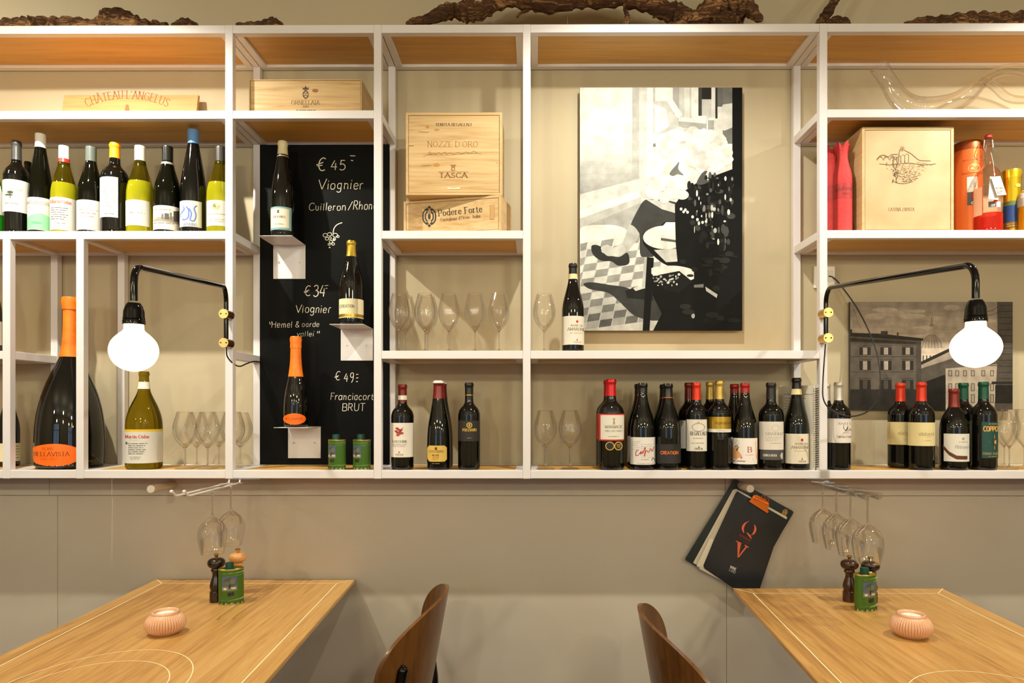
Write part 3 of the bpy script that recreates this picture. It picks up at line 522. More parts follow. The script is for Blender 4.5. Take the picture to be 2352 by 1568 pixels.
# the long row of reds
GR = 'red wine bottles in the bottom shelf row under the cafe picture'
YR = 2.35
def red(label, kind, xc, hw, yt, cap, ops, bands=(), Y=YR, tw=None):
    b = bottle(label, kind, xc, hw, yt, Z[4], Y, DARK, cap, ops, bands, GR)
    if tw: behind(b, tw[0], 2.35 + .092, tw[1])
    return b
red('tall dark bottle with red capsule and red edged label over two round medals', 'bordeaux', 1403.5, 30, 871, (M((190, 26, 30), .3, .3, name='bright_red_capsule'), 909), [('r', 1376, 1434, 950, 1012, (196, 44, 34)), ('r', 1380, 1433, 953, 1009, W2), ('p', [(1407, 960), (1413, 960), (1411, 965), (1413, 975), (1407, 975), (1409, 965)], (166, 132, 56)), ('t', 'WARWICK', 1390, 1428, 977, 983, 'serif', (70, 56, 44)), ('t', 'THREE CAPE LADIES', 1389, 1428, 987.5, 991, 'serif', (130, 116, 100)), ('x', 1398, 1420, 1000, 1004, 1, (150, 136, 120)), ('e', 1401, 1024, 10, 10, GOLD), ('e', 1401, 1024, 8, 8, (30, 26, 16)), ('e', 1419.5, 1024, 9, 10, GOLD), ('e', 1419.5, 1024, 7, 8, (44, 36, 20)), ('t', '92', 1416, 1424, 1020, 1027, 'sans', GOLD)], tw=(1397.5, 'identical tall red capped bottle tucked behind the two medal bottle'))
red('dark sloping bottle with grey white label and slanted red script', 'burgundy', 1476, 29, 880, (BLK, 902), [('r', 1447, 1505, 1004, 1067, (218, 212, 204)), ('x', 1452, 1470, 1012, 1034, 5, (176, 170, 160)), ('x', 1472, 1500, 1018, 1052, 7, (186, 180, 172)), ('s', [(1468, 1044), (1461, 1046), (1462, 1036), (1467, 1034)], 1.6, RED), ('s', [(1468, 1043), (1473, 1036), (1471, 1043), (1477, 1036), (1476, 1042), (1482, 1026), (1480, 1048), (1484, 1034), (1489, 1038), (1494, 1030), (1497, 1036), (1501, 1026)], 1.5, (176, 50, 44)), ('x', 1472, 1490, 1053, 1057, 1, (190, 90, 80)), ('x', 1464, 1502, 1062, 1066, 1, (170, 160, 150)), ('s', [(1496, 1058), (1498, 1052), (1502, 1054), (1503, 1059)], 1.2, INK)], tw=(1468, 'twin dark bottle hidden behind the slanted red script bottle'))
red('dark bottle with black label lettered in orange capitals', 'burgundy', 1534, 29.5, 881, (BLK, 913), [('r', 1503, 1566, 1020, 1064, (30, 28, 26)), ('t', 'CREATION', 1518, 1557, 1036, 1043, 'bold', (220, 112, 40))], [(912, 914, M((170, 80, 30), .4, .5, name='copper_line'))], tw=(1526, 'twin dark bottle behind the orange lettered black label one'))
red('dark bottle with orange red capsule and tall label with oval building emblem', 'bordeaux', 1600, 25, 879, (M((206, 50, 22), .3, .3, name='orange_red_capsule'), 918), [('r', 1577, 1623, 963, 1036, W2), ('o', 1604, 981, 14, 9, 1.2, (120, 110, 96)), ('p', [(1594, 984), (1600, 976), (1608, 976), (1614, 984)], (190, 180, 160)), ('e', 1604, 971, 3, 2, GOLD), ('t', 'REGALEALI', 1586, 1622, 991, 999, 'serif', (60, 52, 44)), ('x', 1592, 1614, 1004, 1008, 1, (180, 110, 90)), ('x', 1588, 1618, 1014, 1020, 1, (170, 160, 144)), ('e', 1605, 1026, 1.2, 2, INK), ('t', 'TASCA', 1595, 1613, 1028, 1032, 'sbold', (70, 60, 50))])
bottle('dark bottle with deep red capsule behind the oval emblem label bottle', 'bordeaux', 1582, 25, 879, Z[4], 2.435, DARK, (MAROON, 917), [('r', 1555, 1604, 965, 1030, W2)], (), GR)
GC = M((196, 166, 84), .35, .6, name='pale_gold_capsule')
red('dark bottle with pale gold capsule and shiny gold label above a white stripe', 'bordeaux', 1652.5, 26.5, 875, (GC, 916), [('r', 1626, 1680, 957, 985, M((190, 152, 54), .3, .7, name='gold_label')), ('r', 1626, 1680, 985, 992.5, (226, 220, 204)), ('t', 'Inspiración', 1642, 1679, 966, 974, 'ital', (50, 40, 20)), ('t', 'TEMPRANILLO', 1645, 1672, 987, 990.5, 'thin', (110, 100, 86)), ('x', 1648, 1668, 996, 1010, 3, (84, 66, 30))], tw=(1631, 'second gold capped bottle behind the gold label one'))
red('dark bottle with red wax cap and white label painted orange with a letter B', 'burgundy', 1711, 28.5, 880, (M((150, 24, 24), .25, name='red_wax'), 902), [('r', 1683, 1739, 1006, 1066, (230, 222, 214)), ('o', 1694, 1017, 4, 5, .8, (176, 170, 160)), ('a', [(1684, 1030, 1054), (1691, 1024, 1056), (1697, 1036, 1052), (1704, 1046, 1047)], (220, 160, 106)), ('s', [(1688, 1026), (1695, 1024), (1692, 1036), (1698, 1026)], 1.4, (80, 60, 44)), ('p', [(1714, 1056), (1728, 1053), (1732, 1063), (1720, 1062)], (190, 90, 44)), ('p', [(1734, 1014), (1739, 1010), (1739, 1056), (1736, 1052)], (232, 160, 110)), ('x', 1684, 1712, 1056, 1062, 1, (90, 76, 60)), ('t', 'B', 1717, 1726, 1026, 1038, 'serif', (160, 40, 40)), ('x', 1712, 1730, 1042, 1046, 1, (220, 160, 150)), ('s', [(1704, 1048), (1703, 1052), (1701, 1050)], 1.4, (190, 50, 44))], tw=(1687, 'second red wax topped bottle behind the letter B bottle'))
red('dark bottle with black capsule and grey white label over a dark grey band', 'bordeaux', 1771, 29.5, 879, (M((34, 30, 28), .35, name='matte_black_capsule'), 916), [[('r', 1744, 1799, 968, 1033, (216, 208, 196)), ('o', 1781, 983, 8, 7, 1, (190, 180, 168)), ('t', 'GRAINHA', 1758, 1800, 993, 999, 'serif', (120, 110, 98)), ('x', 1758, 1794, 1002, 1014, 3, (180, 170, 158)), ('x', 1770, 1792, 1016, 1019, 1, (170, 120, 110)), ], [('r', 1746, 1797, 1034, 1056, (74, 72, 70)), ('t', 'QUINTA NOVA', 1753, 1784, 1043, 1048, 'serif', (226, 220, 210)), ('p', [(1791, 1046), (1794, 1040), (1797, 1040), (1797, 1054), (1794, 1054)], (190, 184, 176))]])
red('dark sloping bottle with cream label and small red dot beside the ring bound menus', 'burgundy', 1829.5, 28.5, 868, (BLK, 893), [('r', 1802, 1858, 996, 1065, (226, 216, 194)), ('e', 1842, 1010, 2.8, 3.2, (186, 40, 30)), ('t', 'MARNE 180', 1826, 1855, 1017, 1021, 'serif', (130, 116, 100)), ('t', 'AMARONE', 1818, 1858, 1024, 1030, 'serif', (120, 96, 66)), ('x', 1824, 1852, 1032, 1038, 1, (206, 186, 150)), ('e', 1842, 1054, 1, 2.8, (186, 60, 30)), ('t', 'TEDESCHI', 1834, 1850, 1057.5, 1061, 'serif', (120, 110, 96))], [(893, 906, M((222, 204, 150), .6, name='seal_paper'))])

# right end bays
GB = 'red wine bottles in the bottom shelf row under the city picture'
SILV = M((196, 190, 178), .3, .5, name='silver_capsule')
b = bottle('dark bottle with silver capsule and pale label just right of the white post', 'bordeaux', 1926, 28.5, 878, Z[4], YR, DARK, (SILV, 919), [('r', 1897, 1956, 961, 1017, (222, 214, 206)), ('t', 'RAATS', 1926, 1953, 970, 975, 'serif', (80, 72, 66)), ('p', [(1937, 977), (1947, 977), (1947, 984), (1942, 990), (1937, 984)], (60, 54, 50)), ('x', 1936, 1950, 992, 995, 1, (150, 140, 130)), ('t', 'Cabernet Franc', 1921, 1955, 999, 1005, 'ital', (130, 120, 112)), ('e', 1921, 903, .1, .1, INK)], (), GB)
behind(b, 1897, 2.45, 'twin silver capped bottle mostly hidden by the white post')
ORC = M((200, 50, 22), .3, .3, name='vermilion_capsule')
b = bottle('dark bottle with vermilion capsule and buff label, the front one of the pair', 'bordeaux', 2116, 31.5, 878, Z[4], YR, DARK, (ORC, 921), [('r', 2085, 2149, 970, 1024, (220, 204, 150)), ('t', 'vilafonté', 2111, 2145, 992, 1000, 'slight', (120, 100, 66)), ('x', 2128, 2137, 1001, 1004, 1, (150, 130, 96)), ('x', 2124, 2138, 1010, 1012.5, 1, (160, 140, 106))], (), GB)
behind(b, 2068, 2.425, 'dark bottle with vermilion capsule and buff label, set back on the left of the pair')
bottle('stout dark bottle with maroon capsule and white label with brown swoosh', 'squat', 2191, 35, 893, Z[4], YR, DARK, (M((120, 36, 28), .3, .2, name='wine_red_capsule'), 935), [('r', 2168, 2227, 996, 1060, W1), ('a', [(2166, 1022, 1031), (2180, 1037, 1046), (2197, 1046, 1055), (2221, 1047, 1055)], (92, 50, 28)), ('t', 'Pétronis', 2193, 2226, 1022, 1030, 'ital', (120, 110, 120)), ('e', 2212, 1007, 3, 3, (176, 160, 140)), ('x', 2202, 2222, 1013, 1016, 1, (130, 120, 110))], (), GB)
GRN = M((16, 74, 54), .35, .2, name='green_capsule')
b = bottle('large dark bottle with green capsule and green label lettered in gold', 'bordeaux', 2259, 33, 877, Z[4], YR, DARK, (GRN, 916), [('r', 2255, 2300, 969, 1052, (14, 66, 58)), ('t', 'COPPOLA', 2259, 2304, 979, 990, 'bold', (212, 160, 76)), ('p', [(2284, 998), (2294, 1015), (2284, 1033), (2272, 1015)], (190, 130, 56)), ('e', 2284, 1015, 5, 8, (40, 50, 40)), ('e', 2285, 1015, 2.2, 5, (206, 156, 76)), ('t', 'SYRAH-SHIRAZ', 2257, 2300, 1039, 1044, 'serif', (190, 160, 90)), ('x', 2270, 2296, 971, 976, 1, (200, 150, 70)), ('x', 2270, 2290, 1046, 1050, 1, (180, 150, 80))], (), GB)
behind(b, 2213, 2.45, 'second green capped bottle behind the brown swoosh bottle')

# upper right shelf: wrapped bottles, tins, rose bottle
def wrapped(label, xc, hw, yt, Y, ops=None):
    mt = noisy('coral_tissue_paper', (196, 48, 50), (212, 64, 60), 9, .7, .5, 5, bd=.004)
    c = P(xc, PY, Y); d = depth(c); R = hw * d / F * .95; H = CZ + (PY - yt) * d / F - Z[2]
    th = thing('wrapped_bottle', label, 'bottle', (c.x, c.y, Z[2]), 'paper wrapped bottles on the upper right shelf')
    m = MB(); seg = 28; pf = crom([(0, .96), (.05, 1), (.3, 1), (.58, 1), (.68, .9), (.76, .7), (.83, .56), (.89, .56), (.95, .64), (1, .72)], 3)
    vs = [(c.x, c.y, Z[2])]; fs = []
    for i, (f, r) in enumerate(pf):
        cr_ = max(0, (f - .55)) * .28
        for k in range(seg):
            a = 2 * math.pi * k / seg; q = R * r * (1 + cr_ * math.sin(k * 2.2 + i * .3) + cr_ * .5 * math.sin(k * 4.1))
            vs.append((c.x + q * math.cos(a), c.y + q * math.sin(a), Z[2] + H * (f + (.03 * math.sin(k * .9) if f > .97 else 0))))
    for i in range(len(pf) - 1):
        for k in range(seg):
            j = (k + 1) % seg; a0 = 1 + i * seg; fs.append((a0 + k, a0 + j, a0 + seg + j, a0 + seg + k))
    for k in range(seg): fs.append((0, 1 + (k + 1) % seg, 1 + k))
    vs.append((c.x, c.y, Z[2] + H * .93)); o = 1 + (len(pf) - 1) * seg
    for k in range(seg): fs.append((o + k, o + (k + 1) % seg, len(vs) - 1))
    m.add(vs, fs, mt); m.build('paper_wrap', th, True, ang=60)
    v = Vector((-c.x, -c.y, 0)).normalized(); r = Vector((-v.y, v.x, 0))
    def fm(x, y, k):
        t = (x - xc) / hw; a = math.asin(t) if abs(t) < .95 else math.copysign(1.2532 + (abs(t) - .95) * 2.6, t)
        q = v * math.cos(a) + r * math.sin(a); rr = R * 1.012 + k * .00008; return Vector((c.x + q.x * rr, c.y + q.y * rr, CZ + (PY - y) * (d - R) / F))
    m = MB(); Canvas(m, fm).draw(ops); m.build('label', th, False); return th
DR = (176, 36, 36)
wrapped('coral paper wrapped bottle lettered on a darker band, front of two', 1935.5, 21.5, 333, 2.375, [('r', 1910, 1962, 419, 454, DR), ('t', 'vilafonté', 1918, 1962, 427, 436, 'serif', INK), ('t', '2013', 1935, 1950, 442, 447, 'serif', (60, 20, 20))])
wrapped('coral paper wrapped bottle half hidden behind the white post', 1911, 21, 340, 2.455, [('r', 1890, 1935, 424, 458, DR)])
def split(o): return o
def tin_round(name, label, xc, hw, yt, Y, mat, lidmat, ops, zb=Z[2]):
    c = P(xc, PY, Y); d = depth(c); R = hw * d / F * .93; zt = CZ + (PY - yt) * d / F
    th = thing(name, label, 'tin', (c.x, c.y, zb)); m = MB()
    m.lathe(c.x, c.y, [(zb, 0), (zb, R * .97), (zb + .004, R), (zb + .008, R * .985), (zt - .03, R * .985), (zt - .03, R * .985)], mat, 40); m.build('tin_body', th)
    m = MB(); m.lathe(c.x, c.y, [(zt - .03, R * .9), (zt - .03, R * 1.01), (zt - .004, R * 1.01), (zt, R * .98), (zt, 0)], lidmat, 40); m.build('lid', th)
    v = Vector((-c.x, -c.y, 0)).normalized(); r = Vector((-v.y, v.x, 0))
    def fm(x, y, k):
        t = max(-.999, min(.999, (x - xc) / hw)); a = math.asin(t); q = v * math.cos(a) + r * math.sin(a); rr = R * .985 + .0006 + k * .00014
        return Vector((c.x + q.x * rr, c.y + q.y * rr, CZ + (PY - y) * (d - R) / F))
    for oo in (ops if isinstance(ops[0], list) else [ops]):
        m = MB(); Canvas(m, fm).draw(oo); m.build('label', th, False)
    return th
CUP = M((240, 122, 62), .3, .55, name='copper_tin')
tin_round('gift_tin', 'tall copper coloured embossed gift tin beside the rose bottle', 2223, 32, 331, 2.42, CUP, M((150, 74, 34), .4, .6, name='dark_copper_lid'), [[('r', 2221, 2243, 405, 440, W1), ('r', 2222, 2243, 440, 470, (84, 80, 82)), ('e', 2236, 448, 5, 7, (200, 30, 24)), ('t', 'Po', 2228, 2240, 414, 428, 'serif', (190, 190, 190)), ('t', 'or', 2230, 2242, 460, 468, 'bold', (220, 220, 220))], [('r', 2212, 2254, 364, 396, CUP), ('o', 2236, 385, 12, 9, 2, (240, 150, 90)), ('e', 2236, 378, 5, 4, (240, 160, 100)), ('e', 2232, 386, 4, 3, (244, 170, 110)), ('r', 2212, 2254, 364, 367, (190, 84, 40)), ('r', 2210, 2254, 394, 396, (190, 84, 40))]])
GT = M((206, 176, 30), .25, .7, name='gold_tin')
tin_round('gift_tin', 'short gold tin with blue lower half at the right of the rose bottle', 2323, 21, 393, 2.42, GT, M((214, 190, 40), .25, .7, name='gold_lid'), [('r', 2303, 2343, 470, 508, (22, 60, 120)), ('r', 2303, 2343, 460, 470, (90, 110, 60)), ('r', 2303, 2343, 508, 522, (120, 84, 30)), ('x', 2314, 2340, 510, 520, 2, (230, 190, 90)), ('e', 2336, 425, 5, 4, (230, 206, 90))])
bottle('yellow spirit bottle cut by the right picture edge', 'grappa', 2362, 27, 388, Z[2], 2.38, bottle_glass('amber_spirit', (250, 200, 80), (226, 160, 40), .5), None, [('r', 2336, 2380, 430, 470, W1)])
ROSE = thin_glass('rose_glass', (1, .86, .79), .82, 1.45, 1.8)
rb = bottle('rose coloured swing top bottle with a white hanging tag', 'grappa', 2269, 35, 317, Z[2], 2.365, ROSE, None, [[('r', 2234, 2256, 425, 490, (246, 190, 160))], [('r', 2270, 2290, 462, 475, (90, 84, 84)), ('t', 'or', 2277, 2286, 465, 473, 'sans', (230, 226, 220)), ('r', 2288, 2297, 462, 475, W1), ('e', 2286, 462, 5, 3, (210, 40, 30))]], fill=(494, bottle_glass('red_liquid', (240, 90, 70), (206, 44, 30), .5)))
mt = MB(); c = P(2270, 0, 2.365); zt = rb.location.z
for sx in (-1, 1): mt.tube([P(2270 + sx * 9, 322, 2.355), P(2270 + sx * 11, 338, 2.35), P(2272 + sx * 9, 350, 2.352), P(2272 + sx * 7, 334, 2.35)], .0012, STEEL, 6)
mt.build('swing_wire', rb)
mt = MB(); q = P(2270, 316, 2.365); mt.lathe(q.x, q.y, [(q.z - .002, 0), (q.z - .002, .011), (q.z + .006, .012), (q.z + .01, .008), (q.z + .012, 0)], M((200, 60, 60), .3, name='red_stopper'), 16); mt.build('stopper', rb)
mt = MB(); Yt = 2.312
mt.obox(P(2274, 405, Yt), P(2297, 407, Yt) - P(2274, 405, Yt), Vector((0, .0015, 0)), P(2270, 457, Yt) - P(2274, 405, Yt), M(W3, .6, name='tag_card'))
mt.obox(P(2276, 406, Yt - .006), P(2298, 404, Yt - .006) - P(2276, 406, Yt - .006), Vector((0, .0015, 0)), P(2290, 449, Yt - .006) - P(2276, 406, Yt - .006), M(W3, .6, name='tag_card'))
cv = Canvas(mt, lambda x, y, k: P(x, y, Yt - .0075 - k * .0001)); cv.draw([('x', 2287, 2304, 428, 434, 1, (190, 140, 80)), ('x', 2290, 2304, 436, 444, 2, (200, 90, 70))])
mt.tube([P(2276, 350, 2.345), P(2282, 378, 2.33), P(2284, 405, Yt - .003)], .0008, M(W1, .6, name='string'), 5)
mt.build('hang_tag', rb, False)
# ------------------------------------------------------------------ glasses
GPF = [(0, .80), (.012, .82), (.022, .6), (.035, .25), (.055, .1), (.10, .075), (.28, .075), (.345, .095), (.375, .17), (.41, .36), (.46, .6), (.52, .79), (.60, .94), (.68, 1), (.75, .985), (.84, .89), (.93, .76), (1, .66)]
def wineglass(label, xc, hw, yt, zb, Y, group, rim=None):
    c = P(xc, PY, Y); d = depth(c); R = hw * d / F * d / math.hypot(c.x, c.y); H = CZ + (PY - yt) * d / F - zb
    th = thing('wine_glass', label, 'wine glass', (c.x, c.y, zb), group); pf = crom(GPF, 2)
    bowl = [q for q in pf if q[0] >= .345]; stem = [(.05, 0)] + [q for q in pf if .055 <= q[0] <= .40] + [(.402, 0)]; foot = [q for q in pf if q[0] <= .056]
    for nm, pp, s in (('bowl', bowl, 1), ('stem', stem, .9), ('foot', [(0, 0)] + foot, 1)):
        m = MB(); m.lathe(c.x, c.y, [(zb + 0.0004 + f * H, r * R * s) for f, r in pp], SOLID if nm == 'stem' else GLASS, 36)
        if nm == 'bowl':   # rounded rim bead
            zr = zb + H; m.tube([(c.x + R * .66 * math.cos(a * math.pi / 16), c.y + R * .66 * math.sin(a * math.pi / 16), zr) for a in range(33)], .0007, GLASS, 5, False)
        m.build(nm, th, True, ang=70)
    return th
gm = 'wine glasses in the middle shelf row'
for l, x, y, Y in (('nearest wine glass beside the blackboard post on the middle shelf', 917, 675, 2.385), ('wine glass set back behind the leftmost one on the middle shelf', 931, 681, 2.47), ('second front wine glass from the left on the middle shelf', 976, 675, 2.375), ('wine glass tucked behind the second one on the middle shelf', 982, 680, 2.47),
                 ('third front wine glass from the left on the middle shelf, standing alone', 1031, 675, 2.38), ('fourth front wine glass from the left on the middle shelf', 1091, 675, 2.38), ('wine glass at the right end of the middle shelf row, beside the post', 1146, 675, 2.38)):
    wineglass(l, x, 24.5, y, Z[3], Y, gm)
wineglass('single wine glass standing beside the bottle left of the cafe picture', 1250, 26, 676, Z[3], 2.38, 'wine glasses under the cafe picture')
wineglass('left one of two wine glasses on the bottom shelf beside the red capped bottle', 1252.5, 26.5, 943, Z[4], 2.352, 'pair of glasses on the bottom shelf')
wineglass('right one of two wine glasses on the bottom shelf beside the red capped bottle', 1309, 26.5, 943, Z[4], 2.352, 'pair of glasses on the bottom shelf')
gl = 'wine glasses on the bottom left shelf'
for l, x, y, Y in (('front left wine glass beside the olive magnum on the bottom left shelf', 425, 946, 2.36), ('wine glass behind the front left one on the bottom left shelf', 452, 948, 2.45), ('front right wine glass on the bottom left shelf', 477, 946, 2.36), ('wine glass behind the front right one on the bottom left shelf', 503, 946, 2.45),
                 ('wine glass half hidden behind the white post on the bottom left shelf', 534, 946, 2.375), ('wine glass just right of the white post next to the blackboard', 552, 948, 2.46)):
    wineglass(l, x, 29.5, y, Z[4], Y, gl)
gr = 'wine glasses at the right picture edge'
for l, x, y, Y in (('front wine glass right of the gold lettered green label bottle', 2318, 940, 2.36), ('wine glass set back behind the front one at the right edge', 2306, 945, 2.46), ('wine glass cut by the right picture edge on the bottom shelf', 2352, 940, 2.40)):
    wineglass(l, x, 27, y, Z[4], Y, gr)
# ------------------------------------------------------------------ wooden crates
BRN = (150, 104, 58); DBR = (70, 44, 22)
def crate(label, pl, pr, z0, z1, dep, ops, cat='crate', frame=.012, nrm=None, group=None, lidm=None, name='wooden_crate', extra=None):
    """pl, pr: bottom front corners (x,y) on the ground plan"""
    pl, pr = Vector((pl[0], pl[1], z0)), Vector((pr[0], pr[1], z0)); u = pr - pl; L = u.length; ud = u / L; vd = Vector((-ud.y, ud.x, 0)); H = z1 - z0
    th = thing(name, label, cat, tuple((pl + pr) / 2), group); up = Vector((0, 0, 1)); t = frame; lm = lidm or PINE
    for q_ in (pl, pr - ud * t):
        m = MB(); m.obox(q_, ud * t, vd * dep, up * H, PINE2); m.build('side_panel', th, False, .001)
    m = MB(); m.obox(pl + ud * t, ud * (L - 2 * t), vd * dep, up * t, PINE); m.obox(pl + ud * t + up * (H - t), ud * (L - 2 * t), vd * dep, up * t, PINE)
    m.obox(pl + ud * t + up * t + vd * (dep - t), ud * (L - 2 * t), vd * t, up * (H - 2 * t), PINE); m.build('crate_body', th, False, .001)
    m = MB(); e = .0012; m.obox(pl + ud * (t + e) + up * (t + e) + vd * .0015, ud * (L - 2 * t - 2 * e), vd * t, up * (H - 2 * t - 2 * e), lm)
    Canvas(m, plane_map(pl + vd * .0015, -vd)).draw(ops); m.build('lid', th, False)
    if extra: extra(th, pl, ud, vd, up, L, H, dep)
    return th
YO = 2.36; a, b = P(572, PY, YO), P(831, PY, YO)
crate('long wooden wine crate with crown emblem above the blackboard', a, b, Z[1], CZ + (PY - 182.5) * depth(a) / F, .165,
      [('o', 702, 217, 6, 8, 2, DBR), ('o', 702, 211, 3.4, 3.4, 1.5, DBR), ('o', 702, 222, 3.6, 4, 1.5, DBR), ('p', [(694, 199), (698, 203), (702, 197), (706, 203), (710, 199), (708, 206), (696, 206)], DBR), ('t', 'ORNELLAIA', 669, 734, 231, 240, 'slight', DBR), ('t', '2014', 695, 709, 242, 247, 'serif', DBR), ('x', 680, 725, 250, 255, 1, DBR), ('e', 724, 208, 7, 4, (150, 96, 40))], frame=.004)
# board leaning in the top left
a, b = P(139, PY, 2.5), P(449, PY, 2.5); zt = CZ + (PY - 213) * depth((a + b) / 2) / F; tilt = .03
m = MB(); m.obox((a.x, 2.49, Z[1] + .001), (b.x - a.x, 0, 0), (0, .013, 0), (0, tilt, zt - Z[1]), BOARDW)
m.obox((b.x - .006, 2.488, Z[1] + .02), (.007, 0, 0), (0, .017, 0), (0, tilt * .3, .02), PINE2)
n_ = Vector((0, -(zt - Z[1]), tilt)).normalized(); cv = Canvas(m, plane_map((a.x, 2.49, Z[1]), n_))
wd, _ = strokes("CHÂTEAU L'ANGELUS")
def arch(u, v):
    s = (u / wd - .5) * 2; r = 1.0; x = 292 + 92 * s; y = 240 - 14 * (1 - s * s) + 6 * abs(s) ** 3
    return (x + s * v * 8, y - v * 17)
cv.text("CHÂTEAU L'ANGELUS", 200, 385, 220, 237, 'serif', M((140, 86, 44), .7, name='burnt_print'), arch); cv.k = 2
cv.draw([('p', [(289, 240), (295, 240), (298, 256), (286, 256)], (150, 94, 50))])
tag(m.build('crate_board', None, False, 0, ((a.x + b.x) / 2, 2.49, Z[1])), 'thin wooden crate board with arched burnt lettering leaning on the upper left wall', 'board')
# stacked crates in the third bay
dl, dr = (2.1045 - CZ) * F / (PY - 462), (2.1045 - CZ) * F / (PY - 447)
kpl, kpr = P(927, PY, dl), P(1151, PY, dr)
def notch(th, pl, ud, vd, up, L, H, dep):
    m = MB(); m.obox(pl + ud * (L - .038) + up * .045 - vd * .0004, ud * .014, vd * .001, up * .05, M((190, 148, 92), .6, name='finger_notch')); m.build('finger_notch', th, False)
EL = []
for rx, ry in ((14.5, 22), (9, 14)):
    for s in (-1, 1): EL.append(('s', [(986 + s * rx * .45, 497 - ry * .8), (986 + s * rx * .9, 497 - ry * .45), (986 + s * rx, 497), (986 + s * rx * .9, 497 + ry * .45), (986 + s * rx * .45, 497 + ry * .8)], 3.2, INK))
EL += [('e', 986, 497, 3.2, 7, INK)]
for yy in (476, 518): EL += [('p', [(986, yy - 4), (990, yy), (986, yy + 4), (982, yy)], INK)]
for yy in (481, 513):
    for s in (-1, 1): EL.append(('p', [(986 + s * 5, yy - 4), (986 + s * 9, yy), (986 + s * 5, yy + 4), (986 + s * 1, yy)], INK))
cvk = []
def tilt_text(t, x0, x1, y0, y1, H, st, col): return ('tt', t, x0, x1, y0, y1, H, st, col)
_od = Canvas.draw
def draw2(s, ops):
    for o in ops:
        if o[0] == 'tt':
            _, t, x0, x1, y0, y1, H, st, col = o; wd_, _s = strokes(t); k = (x1 - x0) / wd_; sl = (y1 - y0) / (x1 - x0)
            mat = M(col, .6, name='print_ink') if isinstance(col, tuple) else col
            a_ = math.atan(sl); s.text(t, x0, x1, 0, H, st, mat, lambda u, v: (x0 + u * k + v * H * math.sin(a_), y0 + u * k * sl - v * H * math.cos(a_))); s.k += 1
        else: _od(s, [o])
Canvas.draw = draw2
crate('low wooden wine crate with black oval emblem, under the square crate', kpl, kpr, Z[2], 2.1045, .155,
      EL + [tilt_text('Podere Forte', 1007, 1108, 496, 486, 14, 'serif', (44, 34, 24)), tilt_text("Castiglione d'Orcia · Italia", 1012, 1103, 508, 499, 7, 'serif', (110, 76, 40))], frame=.009, extra=notch)
YT = 2.325; a, b = P(932, PY, YT), P(1153, PY, YT)
crate('square wooden wine crate with burnt lettering on top of the low crate', a, b, 2.1055, CZ + (PY - 258) * depth(b) / F, .17,
      [('t', 'TENUTA REGALEALI', 1000, 1083, 283, 289, 'sbold', (92, 58, 26)), ('t', "NOZZE D'ORO", 982, 1098, 325, 337, 'slight', (150, 102, 48)),
       ('s', [(972, 360), (985, 355), (1030, 356), (1082, 352), (1106, 353)], .7, (150, 108, 60)), ('s', [(982, 356), (986, 349), (990, 351), (986, 356), (996, 351), (1002, 354), (1008, 350), (1014, 354), (1022, 349), (1026, 354), (1034, 351), (1042, 354), (1052, 350), (1060, 353), (1070, 349), (1080, 352), (1088, 347), (1096, 351)], .8, (130, 92, 50)),
       ('r', 1036.5, 1045, 383, 392, BRN), ('p', [(1034, 378), (1048, 378), (1046, 382), (1037, 382)], BRN), ('r', 1039, 1043, 386, 390, (224, 186, 130)), ('l', 1006, 394.5, 1076, 394.5, .7, BRN), ('t', 'TASCA', 1009, 1073, 397, 407.5, 'sbold', (124, 80, 34)), ('x', 1018, 1063, 410, 414, 1, (200, 160, 104)),
       ('e', 982, 291, 4, 3, (190, 130, 64)), ('e', 1003, 297.5, 6, 2, (190, 134, 70)), ('l', 962, 302, 984, 303.5, 1, (170, 120, 60)), ('e', 1003, 378, 7, 3.6, (190, 130, 64)), ('l', 969, 380, 990, 379.5, 1.8, (180, 124, 62)), ('e', 1142, 374, 1, 1, INK), ('l', 938, 334.5, 950, 334.5, 1.2, (150, 100, 50)),
       ('p', [(1028, 430), (1042, 432), (1056, 430), (1056, 434), (1028, 434)], (244, 226, 190))], frame=.009, group='stacked crates in the third bay')
YC2 = 2.335; a, b = P(1980, PY, YC2), P(2191, PY, YC2); dd = depth((a + b) / 2)
SEP = (104, 66, 34)
ops = [('t', 'CATENA ZAPATA', 2041, 2100, 477, 484, 'serif', (136, 92, 50))]
rr = random.Random(3)
for k in range(330):
    yy = rr.uniform(372, 418); hw_ = 58 * (1 - ((yy - 372) / 50) ** 1.2) + 8; xx = 2084 + rr.uniform(-hw_, hw_) * (.6 + .4 * rr.random())
    ops.append(('l', xx, yy, xx + rr.uniform(1.5, 4), yy + rr.uniform(-.6, .6), .55, SEP if rr.random() < .6 else (140, 96, 54)))
for k in range(4): ops.append(('s', [(2052 + k * 9, 374), (2052 + k * 9, 362 - 2 * k), (2060 + k * 9, 361 - 2 * k), (2060 + k * 9, 373)], .8, SEP))
for k in range(30): ops.append(('l', 2014 + k * 1.6, 366 - 9 * abs(math.sin(k * .35)), 2016 + k * 1.6, 368 - 7 * abs(math.sin(k * .35)), 1, (120, 82, 46)))
for k in range(46):
    xx = 2050 + rr.uniform(0, 12); yy = rr.uniform(358, 418); ops.append(('l', xx, yy, xx + rr.uniform(-1, 3), yy + 4, 1.1, (76, 46, 20)))
